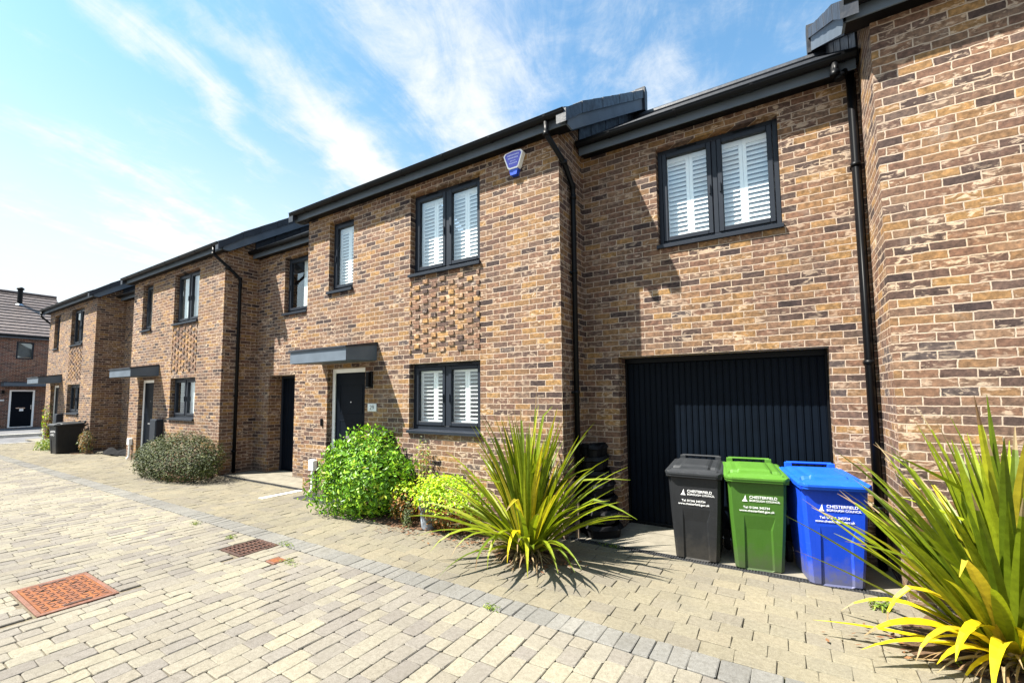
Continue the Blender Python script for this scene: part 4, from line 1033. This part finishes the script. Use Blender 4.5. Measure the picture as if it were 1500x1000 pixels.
def litter_spot():
    if rg.random() < .55: return rg.uniform(-4.6, -2.6), -.45+rg.gauss(0, .16)-.12
    return (1.0+rg.gauss(0, .35), -.75+rg.gauss(0, .15)) if rg.random() < .5 else (-2.3+rg.gauss(0, .25), -.8+rg.gauss(0, .12))
for _ in range(900):
    x, y = litter_spot()
    if y > -.02: continue
    a = rg.uniform(0, 6.28); l = rg.uniform(.012, .032); z = .012+(.05 if y > -.6 else 0)*rg.random()
    d = Vector((math.cos(a), math.sin(a), rg.uniform(-.3, .3)))*l; w = Vector((-math.sin(a), math.cos(a), rg.uniform(-.4, .4)))*l*.45; p = Vector((x, y, z+.01))
    b.poly([p-d, p+w, p+d, p-w], [(0, 1, 2, 3)], 'litter')
tag(b.build('leaf_litter'), 'brown leaf litter on the planting beds', 'leaf litter', kind='stuff')

# black planters stacked in the recess corner, post in front
root = empty('planter_stack', (-2.08, .48, 0), 'stack of black plastic planters leaning in the shaded corner left of the garage', 'planter stack')
for i in range(7):
    b = MB(); z = .0+i*.155; cx = -2.03-.018*i; cy = .42+.018*i; w = .20-.012*i; d = .20-.010*i
    V = []
    for zz, k in ((z, .93), (z+.10, 1.0), (z+.115, 1.10), (z+.158, 1.12), (z+.158, .92), (z+.09, .85)):
        for q in range(20):
            a = 2*math.pi*q/20; lob = 1+.30*abs(math.cos(2*a+i*.9))*(1 if .8 < k < 1.12 else .2); V.append((cx+w*k*lob*math.cos(a), cy+d*k*lob*math.sin(a), zz+.012*math.sin(2*a)*(k > .9)+(.03*math.cos(a)*(i % 2))))
    F = [(r_*20+q, r_*20+(q+1) % 20, (r_+1)*20+(q+1) % 20, (r_+1)*20+q) for r_ in range(5) for q in range(20)]+[tuple(range(20))[::-1], tuple(range(100, 120))]
    b.poly(V, F, 'blackplastic'); b.build('planter', root)
b = MB(); b.box(-2.24, -2.19, .12, .15, 0, .42, 'wood', .004); tag(b.build('wooden_stake'), 'short weathered board standing before the black planters', 'stake')
# dark netting bag by the far recess
b = MB(); rg = random.Random(8); V = []; nu, nv = 26, 8
for i in range(nu+1):
    for j in range(nv+1):
        u = i/nu; v = j/nv; V.append((-18.2+2.3*u*.9, .10+.35*v-.1*math.sin(u*5), .02+.16*math.sin(math.pi*v)*(0.4+.6*abs(math.sin(u*7)))+rg.uniform(0, .03)))
b.poly(V, [(i*(nv+1)+j, (i+1)*(nv+1)+j, (i+1)*(nv+1)+j+1, i*(nv+1)+j+1) for i in range(nu) for j in range(nv)], 'sheet')
tag(b.build('plastic_sheet'), 'crumpled black plastic sheet at the wall foot right of the lone far bin', 'sheet')

# ------------------------------------------------------------------ sky, sun, camera
w = bpy.data.worlds.new('World'); bpy.context.scene.world = w; w.use_nodes = True
nt = w.node_tree; bg = nt.nodes['Background']
sky = nt.nodes.new('ShaderNodeTexSky'); sky.sky_type = 'NISHITA'; sky.sun_disc = False
SUNV = Vector((-.416, -.412, .811)).normalized()
sky.sun_elevation = math.asin(SUNV.z); sky.sun_rotation = math.atan2(SUNV.x, SUNV.y) % (2*math.pi)
sky.air_density = 1.0; sky.dust_density = 1.2; sky.ozone_density = 1.0
def wn(t, **k):
    x = nt.nodes.new(t)
    for a, c in k.items(): setattr(x, a, c)
    return x
def wm(op, a, c=0.0, clamp=False):
    x = wn('ShaderNodeMath', operation=op); x.use_clamp = clamp
    for i, v in enumerate((a, c)):
        if hasattr(v, 'links'): nt.links.new(v, x.inputs[i])
        else: x.inputs[i].default_value = v
    return x.outputs[0]
tc = wn('ShaderNodeTexCoord'); sp = wn('ShaderNodeSeparateXYZ'); nt.links.new(tc.outputs['Generated'], sp.inputs[0])
zz = wm('ADD', wm('MAXIMUM', sp.outputs[2], 0.0), .12)
cb = wn('ShaderNodeCombineXYZ'); nt.links.new(wm('DIVIDE', sp.outputs[0], zz), cb.inputs[0]); nt.links.new(wm('DIVIDE', sp.outputs[1], zz), cb.inputs[1])
def wnoise(vec, sc, det, rough, dist):
    x = wn('ShaderNodeTexNoise'); nt.links.new(vec, x.inputs['Vector'])
    for k, v in (('Scale', sc), ('Detail', det), ('Roughness', rough), ('Distortion', dist)): x.inputs[k].default_value = v
    return x.outputs['Fac']
mp = wn('ShaderNodeMapping', vector_type='TEXTURE'); nt.links.new(cb.outputs[0], mp.inputs[0]); mp.inputs['Rotation'].default_value = (0, 0, R(106)); mp.inputs['Scale'].default_value = (1.5, .62, 1)
mp2 = wn('ShaderNodeMapping'); nt.links.new(cb.outputs[0], mp2.inputs[0]); mp2.inputs['Location'].default_value = (3.3, 1.7, 0)
n1 = wnoise(mp.outputs[0], 3.4, 10, .66, .55); n2 = wnoise(mp2.outputs[0], 1.6, 3, .5, .3); n3 = wnoise(cb.outputs[0], 7.0, 8, .7, .4)
wob = wn('ShaderNodeTexNoise'); nt.links.new(cb.outputs[0], wob.inputs['Vector']); wob.inputs['Scale'].default_value = 3.2; wob.inputs['Detail'].default_value = 3
wv = wn('ShaderNodeVectorMath', operation='MULTIPLY_ADD'); nt.links.new(wob.outputs['Color'], wv.inputs[0]); wv.inputs[1].default_value = (.30, .30, 0); nt.links.new(cb.outputs[0], wv.inputs[2])
bands = 0.0      # drifts of cirrus in the cloud layer: centre, half length, half width, angle, weight
for cx, cy, hl, hw, an, wt in ((-1.27, .47, .42, .085, 122, .55), (-1.16, .88, .50, .12, 108, .60), (-.72, .95, .62, .26, 103, .55), (-.28, 1.25, .5, .22, 85, .30), (-2.1, .75, .8, .28, 140, .35), (.6, .3, .9, .35, 60, .5), (.2, -1.2, 1.2, .5, 20, .5)):
    m_ = wn('ShaderNodeMapping', vector_type='TEXTURE'); nt.links.new(wv.outputs[0], m_.inputs[0]); m_.inputs['Location'].default_value = (cx+.15, cy+.15, 0); m_.inputs['Rotation'].default_value = (0, 0, R(an)); m_.inputs['Scale'].default_value = (hl, hw, 1)
    ln = wn('ShaderNodeVectorMath', operation='LENGTH'); nt.links.new(m_.outputs[0], ln.inputs[0])
    q = wn('ShaderNodeMapRange'); nt.links.new(ln.outputs['Value'], q.inputs[0]); q.inputs[1].default_value = 1.5; q.inputs[2].default_value = 0; q.inputs[4].default_value = wt; q.interpolation_type = 'SMOOTHSTEP'
    bands = wm('ADD', bands, q.outputs[0])
cl = wm('ADD', wm('ADD', wm('MULTIPLY', n1, .50), wm('MULTIPLY', n2, .22)), wm('MULTIPLY', n3, .34))
cl = wm('ADD', cl, wm('MULTIPLY', bands, .46))
mr = wn('ShaderNodeMapRange'); nt.links.new(cl, mr.inputs[0]); mr.inputs[1].default_value = .53; mr.inputs[2].default_value = .88; mr.inputs[4].default_value = .95; mr.interpolation_type = 'SMOOTHSTEP'
hz = wn('ShaderNodeMapRange'); nt.links.new(sp.outputs[2], hz.inputs[0]); hz.inputs[1].default_value = .60; hz.inputs[2].default_value = .10; hz.inputs[4].default_value = .9; hz.interpolation_type = 'SMOOTHSTEP'
cf = wm('ADD', mr.outputs[0], hz.outputs[0], True)
tint = wn('ShaderNodeMix', data_type='RGBA', blend_type='MULTIPLY'); tint.inputs[0].default_value = 1; nt.links.new(sky.outputs[0], tint.inputs[6]); tint.inputs[7].default_value = (1.18, 1.66, 1.68, 1)
mx = wn('ShaderNodeMix', data_type='RGBA'); nt.links.new(cf, mx.inputs[0]); nt.links.new(tint.outputs[2], mx.inputs[6]); mx.inputs[7].default_value = (5.8, 6.0, 6.1, 1)
nt.links.new(mx.outputs[2], bg.inputs[0]); bg.inputs[1].default_value = .05

sun = bpy.data.lights.new('sun', 'SUN'); sun.energy = 5.0; sun.angle = R(.55); sun.color = (1, .94, .84)
so = bpy.data.objects.new('sun', sun); C.objects.link(so); so.rotation_euler = SUNV.to_track_quat('Z', 'Y').to_euler()
cam = bpy.data.cameras.new('camera'); co = bpy.data.objects.new('camera', cam); C.objects.link(co)
yaw, pitch, roll = 0.5641387, 0.0728747, -0.0075634
co.location = (0, -4.9243, 1.7217)
fw = Vector((-math.sin(yaw)*math.cos(pitch), math.cos(yaw)*math.cos(pitch), math.sin(pitch))); rt = Vector((math.cos(yaw), math.sin(yaw), 0)); upv = rt.cross(fw)
r2 = rt*math.cos(roll)+upv*math.sin(roll); u2 = upv*math.cos(roll)-rt*math.sin(roll)
co.matrix_world = Matrix.Translation(co.location) @ Matrix((r2, u2, -fw)).transposed().to_4x4()
cam.sensor_width = 36; cam.lens = 647.04/1500*36; cam.shift_x = 6.9/1500; cam.shift_y = 31.1/1500; cam.clip_end = 2000; cam.clip_start = .05
sc = bpy.context.scene; sc.camera = co
sc.view_settings.view_transform = 'Standard'; sc.view_settings.look = 'None'; sc.view_settings.gamma = 1; sc.view_settings.exposure = 1.85
sc.cycles.max_bounces = 8; sc.cycles.transparent_max_bounces = 12; sc.cycles.use_denoising = True
